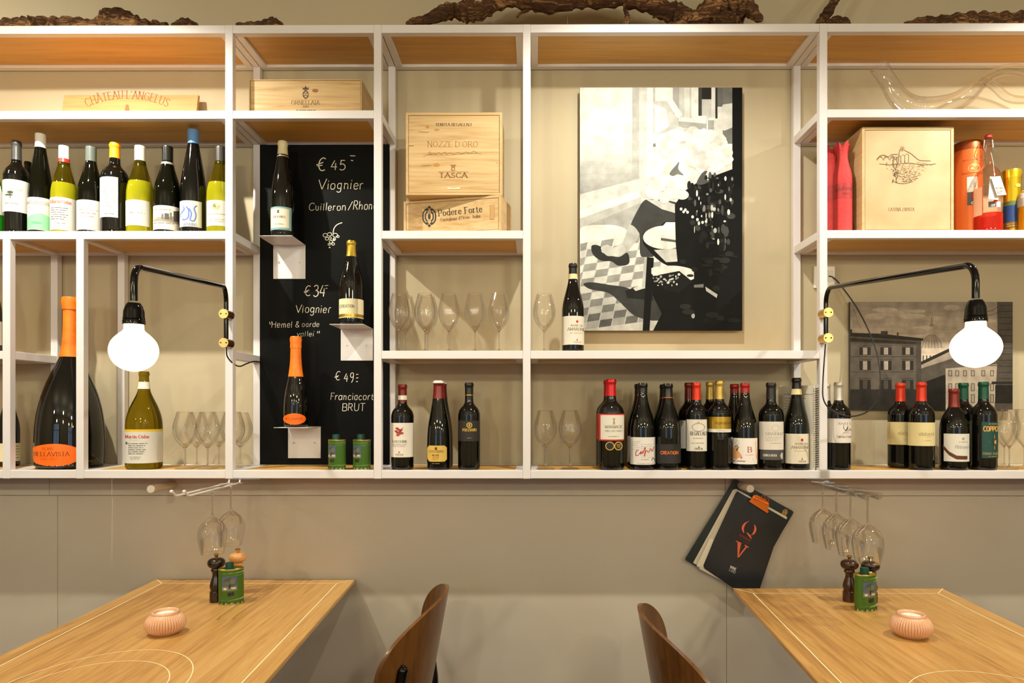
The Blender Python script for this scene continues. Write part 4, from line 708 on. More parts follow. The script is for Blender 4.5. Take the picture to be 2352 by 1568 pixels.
ops += [('s', [(2014, 366), (2022, 358), (2030, 356), (2040, 360), (2048, 355), (2062, 354)], 1.6, SEP), ('s', [(2064, 372), (2066, 348), (2072, 340), (2080, 346), (2092, 352), (2104, 362), (2114, 368), (2138, 369)], 1.2, SEP), ('e', 2073, 341, 5, 6, (170, 126, 82)), ('e', 2073, 342, 2, 3.5, (120, 82, 46)), ('s', [(2020, 376), (2050, 378), (2084, 374), (2120, 378), (2150, 376)], 1, SEP), ('s', [(2050, 414), (2062, 420), (2080, 421), (2098, 416)], 1, SEP)]
def stamp(th, pl, ud, vd, up, L, H, dep):
    m = MB(); m.obox(pl - ud * .0006 + vd * .05 + up * .01, ud * .0006, vd * .09, up * .001, M(DBR, .7, name='stamp_ink'))
    for k in range(5): m.obox(pl - ud * .0006 + vd * (.055 + .013 * k) + up * .012, ud * .0006, vd * .006, up * (.035 + .012 * (k % 2)), M((150, 110, 66), .7, name='faded_stamp'))
    m.build('side_stamp', th, False)
crate('tall pale wooden crate printed with a stepped tower drawing on the right shelf', a, b, Z[2], CZ + (PY - 291.5) * dd / F, .155, ops, frame=.010, lidm=PLY, extra=stamp)
# ------------------------------------------------------------------ blackboard with chalk lettering and brackets
def fslab(m, pts, Y, th, mat):
    n = len(pts); vs = [P(x, y, Y) for x, y in pts]; vs += [v + Vector((0, th, 0)) for v in vs]
    fs = [tuple(range(n)), tuple(reversed(range(n, 2 * n)))] + [(i, i + n, (i + 1) % n + n, (i + 1) % n) for i in range(n)]
    m.add(vs, fs, mat)
YBD = 2.527
xl_, xr_ = P(598, PY, YBD).x, P(893, PY, YBD).x
m = MB(); m.box((XC + T + .001, YBD, Z[4] + .001), (XD + T * .2, YBD + .0028, Z[1] - RH - .001), BOARD)
cv = Canvas(m, plane_map((0, YBD, 0), (0, -1, 0)))
ck = CHALK
for t, x0, x1, yt, yb in (('€', 726, 747, 363, 392), ('45', 759, 793, 367, 390), ('Viognier', 731, 834, 412, 434), ('Cuilleron', 708, 794, 466, 483), ('/Rhone', 800, 866, 462, 481),
                          ('€', 697, 713, 656, 679), ('34', 718, 746, 655, 681), ('Viognier', 678, 760, 700, 718), ('Hemel', 623, 671, 738, 752), ('&', 678, 688, 737, 751), ('oarde', 693, 733, 738, 750), ('vallei', 681, 721, 760, 772),
                          ('€', 768, 781, 854, 873), ('49', 789, 812, 856, 876), ('Franciacorta', 758, 868, 902, 918), ('BRUT', 785, 838, 926, 943)):
    cv.text(t, x0, x1, yt, yb, 'chalk', ck)
for s, wd in (([(804, 357.5), (816, 358)], 1.6), ([(806, 368), (811, 369)], 1.8), ([(746, 656), (754, 655)], 1.4), ([(748, 662), (752, 662)], 1.6), ([(619, 739), (621, 745)], 1.5), ([(624, 738), (625, 744)], 1.5), ([(730, 760), (729, 765)], 1.5), ([(734, 760), (733, 765)], 1.5),
              ([(818, 860), (823, 859)], 1.5), ([(818, 868), (823, 867)], 1.6), ([(818, 876), (822, 876)], 1.6), ([(765, 536), (767, 525), (774, 516), (786, 511)], 2.0)):
    cv.draw([('s', s, wd, ck)])
for x, y, r in ((747, 540, 5), (757, 538, 5), (770, 540, 5.5), (776, 543, 3), (751, 548, 4), (758, 547, 3), (768, 549, 3), (760, 555, 4), (767, 551, 2), (765, 560, 3.4), (756, 561, 2.6), (757, 568, 1.2)):
    cv.draw([('o', x, y, r, r * .8, 1.4, ck)])
bd = tag(m.build('chalkboard', None, False, 0, ((xl_ + xr_) / 2, YBD, Z[4])), 'tall matte black board with chalk wine prices and a grape sketch', 'blackboard')
def bracket(label, x0, x1, yback0, yback1, xf0, xf1, plate_z):
    p0, p1 = P(x0, PY, YBD), P(x1, PY, YBD); z0, z1 = CZ - (yback1 - PY) * YBD / F, plate_z
    yf = 2.385; f0 = P(xf0, PY, yf)
    th = thing('wall_bracket', label, 'bracket', ((p0.x + p1.x) / 2, YBD - .002, z0), 'white bottle brackets on the blackboard')
    wp = p1.x - p0.x
    m = MB(); m.box((p0.x, YBD - .0028, z0), (p1.x, YBD - .0004, z1 - .002), WHITE); m.build('back_plate', th, False, .002)
    m = MB(); m.box((p0.x, yf, z1 - .002), (p1.x, YBD - .0004, z1), WHITE); m.build('shelf_plate', th, False, .0006)
    for s in (.18, .82):
        m = MB(); cx, cz = p0.x + wp * s, z0 + (z1 - z0) * .48; vs = []; n = 12
        m.tube([(cx, YBD - .0028, cz), (cx, YBD - .0042, cz)], .0036, STEEL, 12); m.tube([(cx, YBD - .0042, cz), (cx, YBD - .0045, cz)], .0016, M((40, 36, 30), .5, name='screw_socket'), 8); m.build('screw', th)
bracket('white bent metal bracket holding the cream capped bottle, highest on the blackboard', 628, 702, 562, 640, 592, 660, P(640, 543, 2.40).z)
bracket('white bent metal bracket holding the gold capped bottle, right side of the blackboard', 783, 857, 750, 828, 754, 857, P(800, 745, 2.40).z)
bracket('white bent metal bracket holding the orange necked bottle, lowest on the blackboard', 662, 737, 978, 1052, 627, 735, P(670, 981, 2.40).z)

# ------------------------------------------------------------------ green oil tins
TG = noisy('green_tin_print', (54, 92, 18), (60, 100, 22), 4, .35); TLID = M((190, 170, 90), .3, .85, name='gold_tin_lid'); TCAP = M((10, 66, 50), .4, name='dark_green_cap')
def oil_tin(label, cx, cy, zb, wd, dp, h, rot, group):
    th = thing('oil_tin', label, 'oil tin', (cx, cy, zb), group); sy = dp / wd; R = wd / 2
    m = MB(); m.lathe(cx, cy, [(zb, 0), (zb, R * .99), (zb + .0015, R), (zb + h - .002, R)], TG, 40, 1, sy, rot=rot); m.build('tin_body', th)
    m = MB(); m.lathe(cx, cy, [(zb + h - .003, R * .98), (zb + h - .003, R * 1.02), (zb + h, R * 1.025), (zb + h + .001, R * .99), (zb + h - .003, R * .96), (zb + h - .003, 0)], TLID, 40, 1, sy, rot=rot)
    m.lathe(cx, cy, [(zb, R * .98), (zb, R * 1.02), (zb + .003, R * 1.02), (zb + .0035, R * .98)], TLID, 40, 1, sy, rot=rot); m.build('rim', th)
    m = MB(); ox = -.12 * R; ccx, ccy = cx + ox * math.cos(rot), cy + ox * math.sin(rot)
    m.lathe(ccx, ccy, [(zb + h - .003, 0), (zb + h - .003, .0145), (zb + h + .002, .0145), (zb + h + .002, .0125), (zb + h + .018, .012), (zb + h + .019, .010), (zb + h + .019, 0)], TCAP, 24, rib=.02, nrib=12); m.build('cap', th)
    def fm(x, y, k):   # x -1..1 round the front half, y 0 top .. 100 bottom
        a = x * 1.5; rr = R + .0004 + k * .00005; lx, ly = rr * math.sin(a), -rr * sy * math.cos(a)
        return Vector((cx + lx * math.cos(rot) - ly * math.sin(rot), cy + lx * math.sin(rot) + ly * math.cos(rot), zb + h * (1 - y / 100)))
    m = MB(); cv = Canvas(m, fm); LT = (214, 224, 160)
    cv.draw([('t', 'Olijvenolie', -.42, .36, 6, 11, 'ital', LT), ('t', 'Extra', -.22, .16, 13, 18, 'ital', LT), ('r', -.48, .34, 20, 60, (74, 84, 120)), ('r', -.48, .34, 48, 60, (120, 112, 96)), ('e', -.06, 36, .32, 13, (64, 70, 58)), ('e', -.2, 40, .16, 8, (84, 92, 70)), ('e', .1, 34, .14, 8, (96, 104, 78)), ('r', -.1, -.02, 42, 54, (40, 30, 24)), ('e', -.3, 54, .1, 3, (200, 196, 180)), ('e', .15, 53, .14, 2, (210, 204, 190)),
             ('e', -.06, 70, .11, 6, (26, 22, 20)), ('e', .1, 69, .09, 6, (36, 28, 24)), ('t', 'Extra Vergine', -.4, .36, 81, 86, 'ital', LT)] + [('e', -.95 + .1 * k, 95 + 2.4 * math.sin(k * 2.1), .055, 3 + 1.2 * math.sin(k * 1.3), [(44, 66, 26), (150, 160, 110), (70, 96, 40)][k % 3]) for k in range(20)])
    m.build('label', th, False); return th
gt = 'green olive oil tins'
for x, l in ((774, 'green olive oil tin under the blackboard, the left of the two on the shelf'), (831, 'green olive oil tin under the blackboard, the right of the two on the shelf')):
    p = P(x, PY, 2.345); oil_tin(l, p.x, p.y, Z[4], .070, .046, .101, R_(-32), gt)
# ------------------------------------------------------------------ pictures
gy = lambda v: (v, v, int(v * .97))
YP = 2.527
m = MB(); fslab(m, [(1332, 201), (1705, 201), (1705, 759), (1332, 759)], YP, .012, M((30, 28, 26), .5, name='print_edge'))
cv = Canvas(m, plane_map((0, YP, 0), (0, -1, 0), .000003)); GP = lambda v: mottled(gy(int(v * .86)))
q = random.Random(11)
O = [('r', 1332, 1705, 201, 759, GP(232))]
for k in range(14): O.append(('r', 1332, 1465, 300 + k * 14, 314 + k * 14 + .5, GP(238 - k * 6)))
O += [('r', 1332, 1465, 201, 300, GP(244)), ('r', 1452, 1468, 201, 446, GP(196)), ('r', 1468, 1486, 201, 455, GP(222)), ('r', 1486, 1500, 201, 440, GP(250)), ('r', 1500, 1640, 201, 330, GP(206)), ('r', 1505, 1545, 201, 232, GP(252)), ('r', 1546, 1560, 201, 262, GP(180)), ('p', [(1532, 232), (1545, 228), (1568, 264), (1556, 272)], GP(250)), ('p', [(1504, 240), (1530, 250), (1536, 290), (1504, 310)], GP(248)), ('r', 1572, 1584, 201, 270, GP(228)), ('r', 1588, 1604, 201, 268, GP(244)), ('r', 1604, 1612, 201, 268, GP(70)), ('r', 1612, 1634, 201, 228, GP(40)), ('r', 1634, 1641, 201, 270, GP(232)), ('r', 1643, 1648, 201, 272, GP(50)), ('r', 1648, 1660, 201, 245, GP(110)), ('r', 1660, 1690, 201, 330, GP(120)), ('p', [(1660, 240), (1688, 236), (1688, 290), (1664, 300), (1646, 292)], GP(224)), ('p', [(1556, 270), (1640, 276), (1640, 300), (1560, 292)], GP(176)), ('p', [(1558, 268), (1622, 274), (1622, 284), (1558, 278)], GP(238)), ('r', 1590, 1622, 266, 272, GP(252)), ('r', 1628, 1642, 270, 276, GP(252)), ('r', 1623, 1626, 272, 306, GP(240)), ('p', [(1500, 312), (1560, 296), (1562, 312), (1500, 330)], GP(248)), ('p', [(1500, 330), (1562, 314), (1566, 320), (1500, 338)], GP(130)),
      ('p', [(1332, 446), (1470, 410), (1470, 600), (1332, 640)], GP(226)), ('p', [(1332, 484), (1468, 436), (1472, 452), (1332, 502)], GP(250)), ('p', [(1332, 502), (1472, 452), (1472, 466), (1332, 524)], GP(206)), ('p', [(1332, 524), (1472, 466), (1500, 480), (1440, 540), (1332, 560)], GP(186)), ('p', [(1340, 520), (1400, 516), (1440, 530), (1420, 570), (1332, 590), (1332, 540)], GP(248)),
      ('r', 1332, 1560, 590, 759, GP(206))]
for i in range(12):            # checkered floor seen in perspective
    for j in range(9):
        x0 = 1322 + j * 30 + i * -3; y0 = 560 + i * 17 - j * 4
        if y0 > 742 or x0 > 1520: continue
        vv = (250 if (i + j) % 2 else 176) - max(0, i - 5) * 11 - q.randint(0, 16)
        xa = max(1333, x0); O.append(('p', [(xa, y0), (max(1333, x0 + 28), y0 - 4), (max(1333, x0 + 24), min(757, y0 + 13)), (max(1333, x0 - 4), min(757, y0 + 17))], GP(max(60, vv))))
O += [('p', [(1340, 652), (1360, 648), (1400, 654), (1438, 660), (1470, 676), (1520, 690), (1530, 730), (1500, 736), (1460, 726), (1436, 706), (1420, 690), (1396, 672), (1356, 664)], GP(62)),
      ('p', [(1436, 668), (1456, 660), (1500, 664), (1500, 690), (1440, 684)], GP(34)), ('p', [(1454, 662), (1474, 654), (1480, 662), (1460, 668)], GP(226)), ('p', [(1480, 590), (1496, 592), (1490, 660), (1474, 660)], GP(196)),
      ('p', [(1448, 522), (1466, 480), (1484, 458), (1520, 458), (1570, 474), (1560, 520), (1518, 530), (1500, 590), (1472, 588), (1468, 535)], GP(66)), ('p', [(1484, 458), (1530, 462), (1576, 478), (1560, 492), (1520, 480)], GP(216)), ('p', [(1446, 516), (1468, 540), (1440, 578), (1420, 590), (1398, 586), (1406, 570), (1430, 556)], GP(204)),
      ('p', [(1358, 566), (1368, 562), (1382, 568), (1384, 580), (1420, 590), (1440, 580), (1446, 598), (1440, 608), (1420, 610), (1404, 600), (1380, 598), (1362, 584)], GP(52)), ('p', [(1380, 570), (1394, 562), (1410, 568), (1430, 562), (1436, 576), (1420, 587), (1396, 588)], GP(222)),
      ('p', [(1514, 520), (1530, 508), (1552, 508), (1600, 540), (1640, 560), (1640, 650), (1560, 620), (1516, 600), (1478, 560), (1476, 536)], GP(18)), ('e', 1528, 545, 51, 27, GP(240)), ('p', [(1516, 526), (1530, 510), (1556, 510), (1556, 545), (1520, 540)], GP(252)), ('p', [(1518, 546), (1558, 552), (1556, 557), (1518, 552)], GP(96)), ('p', [(1502, 574), (1560, 570), (1562, 600), (1530, 602)], GP(214)),
      ('P', [(1550, 470), (1570, 440), (1600, 420), (1650, 400), (1705, 380), (1705, 759), (1500, 759), (1520, 720), (1500, 680), (1494, 640), (1560, 640), (1552, 560)], GP(11)), ('r', 1682, 1705, 201, 759, GP(12)), ('p', [(1486, 590), (1502, 592), (1492, 759), (1476, 759)], GP(13)), ('p', [(1496, 628), (1500, 614), (1550, 610), (1592, 620), (1594, 640), (1540, 650)], GP(240)), ('p', [(1498, 634), (1560, 622), (1590, 646), (1560, 672), (1530, 668)], GP(22)),
      ('p', [(1620, 658), (1648, 676), (1646, 684), (1622, 668)], GP(200)), ('p', [(1594, 654), (1616, 652), (1616, 660), (1594, 660)], GP(130)), ('e', 1592, 725, 4, 6, GP(190))]
for k in range(34): O.append(('e', q.uniform(1504, 1560), q.uniform(630, 656), q.uniform(1, 3.5), q.uniform(1, 3), GP(q.randint(150, 250))))
for k in range(150):            # big blurred flowers
    a = q.uniform(0, 6.28); rr_ = math.sqrt(q.random()); O.append(('e', 1592 + 86 * rr_ * math.cos(a), 350 + 52 * rr_ * math.sin(a), q.uniform(6, 15), q.uniform(5, 13), GP(q.choice((222, 234, 242, 248, 252, 254)))))
for k in range(70): O.append(('e', q.uniform(1490, 1572), q.uniform(385, 456), q.uniform(6, 15), q.uniform(5, 13), GP(q.choice((226, 238, 246, 252)))))
for k in range(110): O.append(('e', q.uniform(1582, 1682), q.uniform(402, 570), q.uniform(2, 10), q.uniform(3, 13), GP(q.choice((12, 16, 16, 20, 30, 44, 70)))))
for k in range(46): O.append(('e', q.uniform(1586, 1682), q.uniform(400, 560), q.uniform(1, 4), q.uniform(2, 8), GP(q.choice((90, 150, 210, 240)))))
for k in range(26): O.append(('e', q.uniform(1560, 1690), q.uniform(570, 740), q.uniform(3, 16), q.uniform(2, 9), GP(q.choice((22, 30, 40)))))
O += [('q', [(1538, 398), (1552, 380), (1560, 372), (1558, 388), (1570, 402), (1556, 400), (1546, 404)], GP(120)), ('q', [(1600, 420), (1612, 398), (1624, 392), (1618, 410), (1630, 416), (1612, 424)], GP(90))]
for x in (1566, 1570, 1574, 1580, 1590, 1600, 1612, 1620): O.append(('e', x + q.uniform(-2, 2), 480 + (x - 1566) * .6 + q.uniform(-4, 4), 3, 3.5, GP(248)))
O = [(*o[:1], *o[1:]) if o[0] not in 'pP' else o for o in O]
O = [('p', *o[1:]) if o[0] == 'P' else ('q', *o[1:]) if o[0] == 'p' and len(o[1]) >= 6 else o for o in O]
cv.draw(O)
tag(m.build('wall_picture', None, False, 0, (P(1518, PY, YP).x, YP, P(1518, 759, YP).z)), 'large black and white photo print of crossed legs beside a flower vase', 'picture')
YRm = 2.538; SP = lambda v: mottled((min(255, int(v * 1.3)), min(255, int(v * 1.19)), min(255, int(v * 1.06))), 26, .1)
m = MB(); fslab(m, [(1953, 693), (2326, 693), (2326, 941), (1953, 941)], YRm, .014, M((60, 54, 46), .5, name='canvas_edge'))
cv = Canvas(m, plane_map((0, YRm, 0), (0, -1, 0), .000003)); O = []
for k in range(12): O.append(('r', 1953, 2326, 693 + k * 12, 706 + k * 12, SP(104 + k * 5)))
for k in range(26): O.append(('e', q.uniform(1975, 2290), q.uniform(700, 790), q.uniform(16, 40), q.uniform(3, 7), SP(q.randint(118, 140))))
O = [o if o[0] != 'e' else ('e', max(1953 + o[3], min(2326 - o[3], o[1])), max(693 + o[4], o[2]), *o[3:]) for o in O]
O += [('p', [(1953, 764), (2020, 766), (2116, 778), (2116, 941), (1953, 941)], SP(70)), ('p', [(1953, 764), (2024, 766), (2120, 777), (2124, 783), (1953, 772)], SP(40)), ('p', [(1953, 776), (2116, 786), (2116, 792), (1953, 784)], SP(46)), ('r', 2023, 2039, 760, 770, SP(50)), ('r', 2060, 2064, 763, 772, SP(50)), ('r', 1953, 1957, 756, 770, SP(40)), ('r', 1953, 2116, 818, 820, SP(50)), ('r', 1953, 2116, 853, 855, SP(54)), ('r', 1953, 2116, 894, 941, SP(36)), ('r', 2104, 2116, 786, 941, SP(56))]
for yy, hh in ((797, 18), (828, 22), (872, 22)):
    for xx in (1974, 2022, 2072): O += [('r', xx, xx + 26, yy, yy + hh, SP(34)), ('r', xx + 8, xx + 18, yy + 1, yy + hh - 1, SP(120 if yy < 860 else 60)), ('r', xx - 2, xx + 28, yy - 4, yy - 2, SP(52))]
O += [('p', [(2116, 800), (2120, 780), (2128, 770), (2140, 767), (2152, 770), (2162, 780), (2167, 800)], SP(126)), ('r', 2116, 2166, 799, 812, SP(150)), ('r', 2116, 2160, 812, 832, SP(160)), ('r', 2135, 2145, 748, 768, SP(130)), ('p', [(2134, 749), (2140, 738), (2146, 749)], SP(96)), ('l', 2140, 728, 2140, 740, 1.4, SP(60))]
for k in range(7): O.append(('s', [(2140 + (k - 3) * 2, 768), (2140 + (k - 3) * 6, 782), (2140 + (k - 3) * 7.6, 800)], 1.1, SP(84)))
for k in range(6): O.append(('r', 2119 + k * 8, 2122 + k * 8, 816, 828, SP(70)))
O += [('p', [(2116, 834), (2190, 800), (2250, 830), (2250, 941), (2116, 941)], SP(64)), ('p', [(2116, 830), (2188, 796), (2192, 802), (2116, 838)], SP(36)), ('p', [(2116, 838), (2190, 803), (2190, 822), (2116, 846)], SP(120)), ('p', [(2116, 880), (2170, 860), (2190, 941), (2116, 941)], SP(26)), ('r', 2172, 2290, 840, 941, SP(128)), ('p', [(2160, 842), (2206, 824), (2292, 818), (2292, 836), (2174, 846)], SP(70))]
for yy, hh in ((850, 14), (880, 18), (905, 20)):
    for xx in (2178, 2194, 2212, 2230, 2254, 2274): O += [('r', xx, xx + 9, yy, yy + hh, SP(74)), ('r', xx + 2, xx + 7, yy + 2, yy + hh - 2, SP(120))]
O += [('p', [(2290, 693), (2326, 693), (2326, 941), (2284, 941), (2288, 880), (2292, 800)], SP(60))]
for k in range(13): O.append(('r', 2294, 2326, 700 + k * 14, 702 + k * 14, SP(44)))
O += [('r', 2278, 2326, 876, 882, SP(34)), ('r', 2286, 2326, 884, 926, SP(28)), ('s', [(2262, 716), (2280, 712), (2292, 704)], 1, SP(40)), ('s', [(2266, 724), (2282, 722), (2292, 716)], 1, SP(40))]
cv.draw(O)
tag(m.build('wall_picture', None, False, 0, (P(2140, PY, YRm).x, YRm, P(2140, 941, YRm).z)), 'wide sepia print of an old city street with a dome, behind the right lamp', 'picture')
# ------------------------------------------------------------------ glass decanter on the top right shelf
th = thing('decanter', 'clear glass serpentine decanter lying along the top right shelf', 'decanter', tuple(P(2150, PY, 2.41)[:2]) + (Z[1],))
def gpath(pp, Y): return [P(x, y, Y + dy) for x, y, dy in pp]
a = crom([(2017, 150, 0, 19), (2040, 186, 0, 18), (2062, 222, .0, 21), (2095, 246, 0, 25), (2140, 250, 0, 26), (2185, 240, 0, 24), (2220, 220, 0, 20), (2250, 196, 0, 13), (2272, 176, 0, 11), (2310, 161, 0, 12), (2352, 164, .0, 13), (2400, 188, 0, 16), (2430, 222, 0, 20)], 5)
m = MB(); m.tube(gpath([(q_[0], q_[1], q_[2]) for q_ in a], 2.41), [q_[3] / 640 for q_ in a], GLASS, 20, False); m.build('decanter_body', th, True, ang=80)
a = crom([(2260, 184, 0, 9), (2286, 200, 0, 9), (2310, 222, 0, 9), (2345, 230, 0, 9), (2400, 222, 0, 9), (2425, 215, 0, 9)], 5)
m = MB(); m.tube(gpath([(q_[0], q_[1], q_[2]) for q_ in a], 2.41), [q_[3] / 640 for q_ in a], GLASS, 14, False); m.build('looped_tube', th, True, ang=80)
pm = P(2017, 150, 2.41); t_ = (P(2040, 186, 2.41) - pm).normalized(); u_ = t_.cross(Vector((0, 1, 0))).normalized(); v_ = t_.cross(u_)
m = MB(); m.tube([pm + u_ * (.0297 * math.cos(k * math.pi / 16)) + v_ * (.0297 * math.sin(k * math.pi / 16)) for k in range(33)], .0011, GLASS, 6, False); m.build('rim', th)
# ------------------------------------------------------------------ ring bound menus and glass clamp
for i in range(3):
    th = thing('ring_binder_menu', ('ring bound menu with printed cover, the one closest to the wine bottles', 'ring bound menu sandwiched in the middle of the three by the post', 'ring bound menu nearest the white post')[i], 'menu', (.947 + i * .011, 2.32, Z[4]), 'ring bound menus by the white post')
    ps = Vector((P(1869 + i * 7, PY, 2.315).x, 2.315, Z[4])); u = Vector((-.05 + .012 * i, .195, 0)); hgt = .288
    m = MB(); nrm = Vector((u.y, -u.x, 0)).normalized()
    m.obox(ps, u, nrm * .005, Vector((0, 0, hgt)), M((232, 226, 210), .5, name='menu_sheets')); m.build('sheets', th, False)
    m = MB(); pl = [ps + nrm * .0025 + Vector((0, -.002, 0)) + Vector((.0042 * math.cos(a * .785), .0042 * math.sin(a * .785), .008 + a * .00094)) for a in range(int(.275 / .00094))]
    m.tube(pl, .0014, M((60, 54, 46), .4, .5, name='binding_wire') if i else M((206, 200, 188), .4, .4, name='white_wire'), 5, False); m.build('binding_wire', th)
    if i == 0:
        m = MB(); cv = Canvas(m, plane_map(ps, -nrm if nrm.x > 0 else nrm, .0001, .0006))
        cv.draw([('x', 1800, 1866, 903, 907, 1, (110, 100, 84))] + [('x', 1802 + 2 * (k % 2), 1850 - 6 * (k % 3), 912 + k * 6, 917 + k * 6, 1, (150, 140, 120)) for k in range(12)]); m.build('cover_print', th, False)
# ------------------------------------------------------------------ sockets
th = thing('wall_socket', 'white double wall socket with a black plug behind the right post', 'socket', tuple(P(1892, 637, YW - .005)))
m = MB(); p0, p1 = P(1868, 662, YW - .004), P(1916, 612, YW - .004); m.box((p0.x, YW - .012, p0.z), (p1.x, YW, p1.z), M((236, 230, 218), .3, name='socket_plastic')); m.build('cover_plate', th, False, .002)
m = MB(); p0, p1 = P(1899, 648, YW - .004), P(1911, 622, YW - .004); m.box((p0.x, YW - .014, p0.z), (p1.x, YW - .011, p1.z), M((220, 214, 202), .35, name='socket_insert')); m.build('outlet', th, False, .001)
# ------------------------------------------------------------------ lamps
BULB = M((255, 214, 150), .3, name='opal_bulb_glass', emit=9.0)
def lamp(label, xk, yk1, yk2, ytop, xs, ys_arm, ybulb0, ybulb1, xb, hb, cord, Yb=1.42):
    Yk = YF - .028; kx = P(xk, PY, Yk).x
    zt, zk1, zk2, ze = [P(xk, y, Yk).z for y in (ytop, yk1, yk2, yk2 + 10)]
    b = P(xb, ys_arm, Yb); dB = depth(b); th = thing('bracket_lamp', label, 'lamp', (kx, YF, zk2))
    k1 = Vector((kx, Yk, zt)); sk = P(xb, ybulb0 - 50, Yb)
    t = .0073; e = (b - k1); e.z = 0; L = e.length; ed = e / L
    path = [Vector((kx, Yk, ze)), Vector((kx, Yk, zt - .045))]
    za = zt + .0; 
    for i in range(7):
        a = i / 6 * math.pi / 2; path.append(Vector((kx, Yk, zt - .045)) + ed * (.045 * (1 - math.cos(a))) + Vector((0, 0, .045 * math.sin(a))))
    zend = P(xb, ys_arm, Yb).z
    far = Vector((b.x, b.y, zend))
    for i in range(7):
        a = i / 6 * math.pi / 2; path.append(far - ed * (.04 * (1 - math.sin(a))) + Vector((0, 0, -.04 * (1 - math.cos(a)))))
    path.append(Vector((b.x, b.y, P(xb, ybulb0 - 50, Yb).z)))
    m = MB(); m.tube(path, t, BLACKP, 14); m.build('arm', th)
    for zz in (zk1, zk2):
        m = MB(); m.tube([(kx - .0, Yk - .020, zz), (kx, YF, zz)], .0165 if False else .0158, BRASS, 24)
        m.build('clamp', th)
        m = MB()
        for s in (-1, 1): m.tube([(kx + s * .009, Yk - .0200, zz), (kx + s * .009, Yk - .0208, zz)], .0026, M((40, 26, 10), .5, name='screw_hole'), 10)
        m.build('clamp_screw', th)
    K = F / dB; R = hb / K * dB / math.hypot(b.x, b.y); z0 = CZ + (PY - ybulb1) / K; zb1 = CZ + (PY - ybulb0) / K; H = zb1 - z0
    m = MB(); s_ = R / 59.0
    m.lathe(b.x, b.y, [(zb1 - .004, 0), (zb1 - .004, 27 * s_), (zb1 + 5 * s_, 27.5 * s_), (zb1 + 8 * s_, 26 * s_), (zb1 + 10 * s_, 27 * s_), (zb1 + 13 * s_, 26 * s_), (zb1 + 30 * s_, 25 * s_), (zb1 + 44 * s_, 21 * s_), (zb1 + 52 * s_, 16 * s_), (zb1 + 53 * s_, 8 * s_), (zb1 + 53 * s_, 0)], BLACKP, 36); m.build('socket', th)
    bm = crom([(0, 0), (.01, .2), (.06, .5), (.16, .78), (.3, .95), (.44, 1), (.58, .93), (.68, .79), (.76, .62), (.82, .47), (.87, .405), (1, .40)], 3)
    m = MB(); m.lathe(b.x, b.y, [(z0 + f * H, r * R) for f, r in bm], BULB, 40); m.build('bulb', th)
    m = MB(); m.tube(cord, .0024, M((16, 14, 12), .5, name='black_cord'), 8); m.build('cord', th)
    return th
Yk = YF - .028
lamp('black arm lamp with brass clamps and glowing oval bulb on the left post', 519.5, 722, 788, 662, 520, 606, 741, 853, 307.5, 59,
     [Vector(v) for v in crom([tuple(P(520, 795, Yk)), tuple(P(522, 818, Yk)), tuple(P(536, 835, 2.31)), tuple(P(551, 841, 2.36)), tuple(P(566, 835, 2.42)), tuple(P(582, 830, 2.47)), tuple(P(599, 831, 2.52))], 5)])
lamp('black arm lamp with brass clamps and glowing oval bulb on the right post', 1897, 719, 777, 665, 1900, 601, 735, 844, 2241, 62,
     [Vector(v) for v in crom([tuple(P(1896, 790, Yk)), tuple(P(1893, 830, Yk)), tuple(P(1890, 880, Yk)), tuple(P(1891, 915, 2.268)), tuple(P(1905, 938, 2.265)), tuple(P(1935, 953, 2.265)), tuple(P(1965, 955, 2.28)), tuple(P(1995, 943, 2.32)), tuple(P(2015, 915, 2.36)), tuple(P(2022, 880, 2.40)), tuple(P(2018, 830, 2.44)), tuple(P(2002, 775, 2.48)), tuple(P(1970, 710, 2.51)), tuple(P(1935, 660, 2.53)), tuple(P(1915, 638, 2.545)), tuple(P(1903, 634, 2.546))], 5)])
# ------------------------------------------------------------------ vine roots on top
def root(name, label, paths, cat='driftwood'):
    c = None; m = MB()
    for pp, Y in paths:
        a = crom([(x, y, r) for x, y, r in pp], 7)
        ps = [P(x, y, Y + .015 * math.sin(i * .21)) for i, (x, y, r) in enumerate(a)]; rs = [r * Y / F * (1 + .1 * math.sin(i * 1.3) + rnd.uniform(-.1, .1)) for i, (x, y, r) in enumerate(a)]
        m.tube(ps, rs, BARK, 16, True, .1); c = c or ps[0]
    return tag(m.build(name, None, True, 0, (c.x, c.y, Z[0]), 60), label, cat)
YTp = 2.40
tb = PY - (Z[0] - CZ) * F / YTp          # picture height of the top boards at that depth
def prof_(tops, r0):      # (x, top, radius) -> centre line
    return [(x, t + r, r) for x, t, r in tops]
root('vine_root', 'long knobbly brown vine root lying on the top left of the shelving', [(prof_([(-70, 46, 20), (0, 47, 20), (40, 46, 20), (62, 44, 20), (88, 38, 22), (130, 41, 21), (170, 43, 20), (200, 47, 19), (224, 45, 20), (244, 33, 26), (262, 27, 28), (288, 31, 27), (318, 39, 24), (350, 47, 20), (385, 54, 12)], 0), YTp)])
root('vine_root', 'small dark root stump on the top left, right of the long root', [(prof_([(402, 54, 10), (416, 47, 16), (432, 46, 17), (448, 53, 11)], 0), YTp)])
root('vine_root', 'thin dark strip of bark above the blackboard bay', [(prof_([(545, 54, 9), (580, 52, 12), (610, 47, 14), (628, 44, 16), (642, 49, 10), (648, 56, 4)], 0), YTp)])
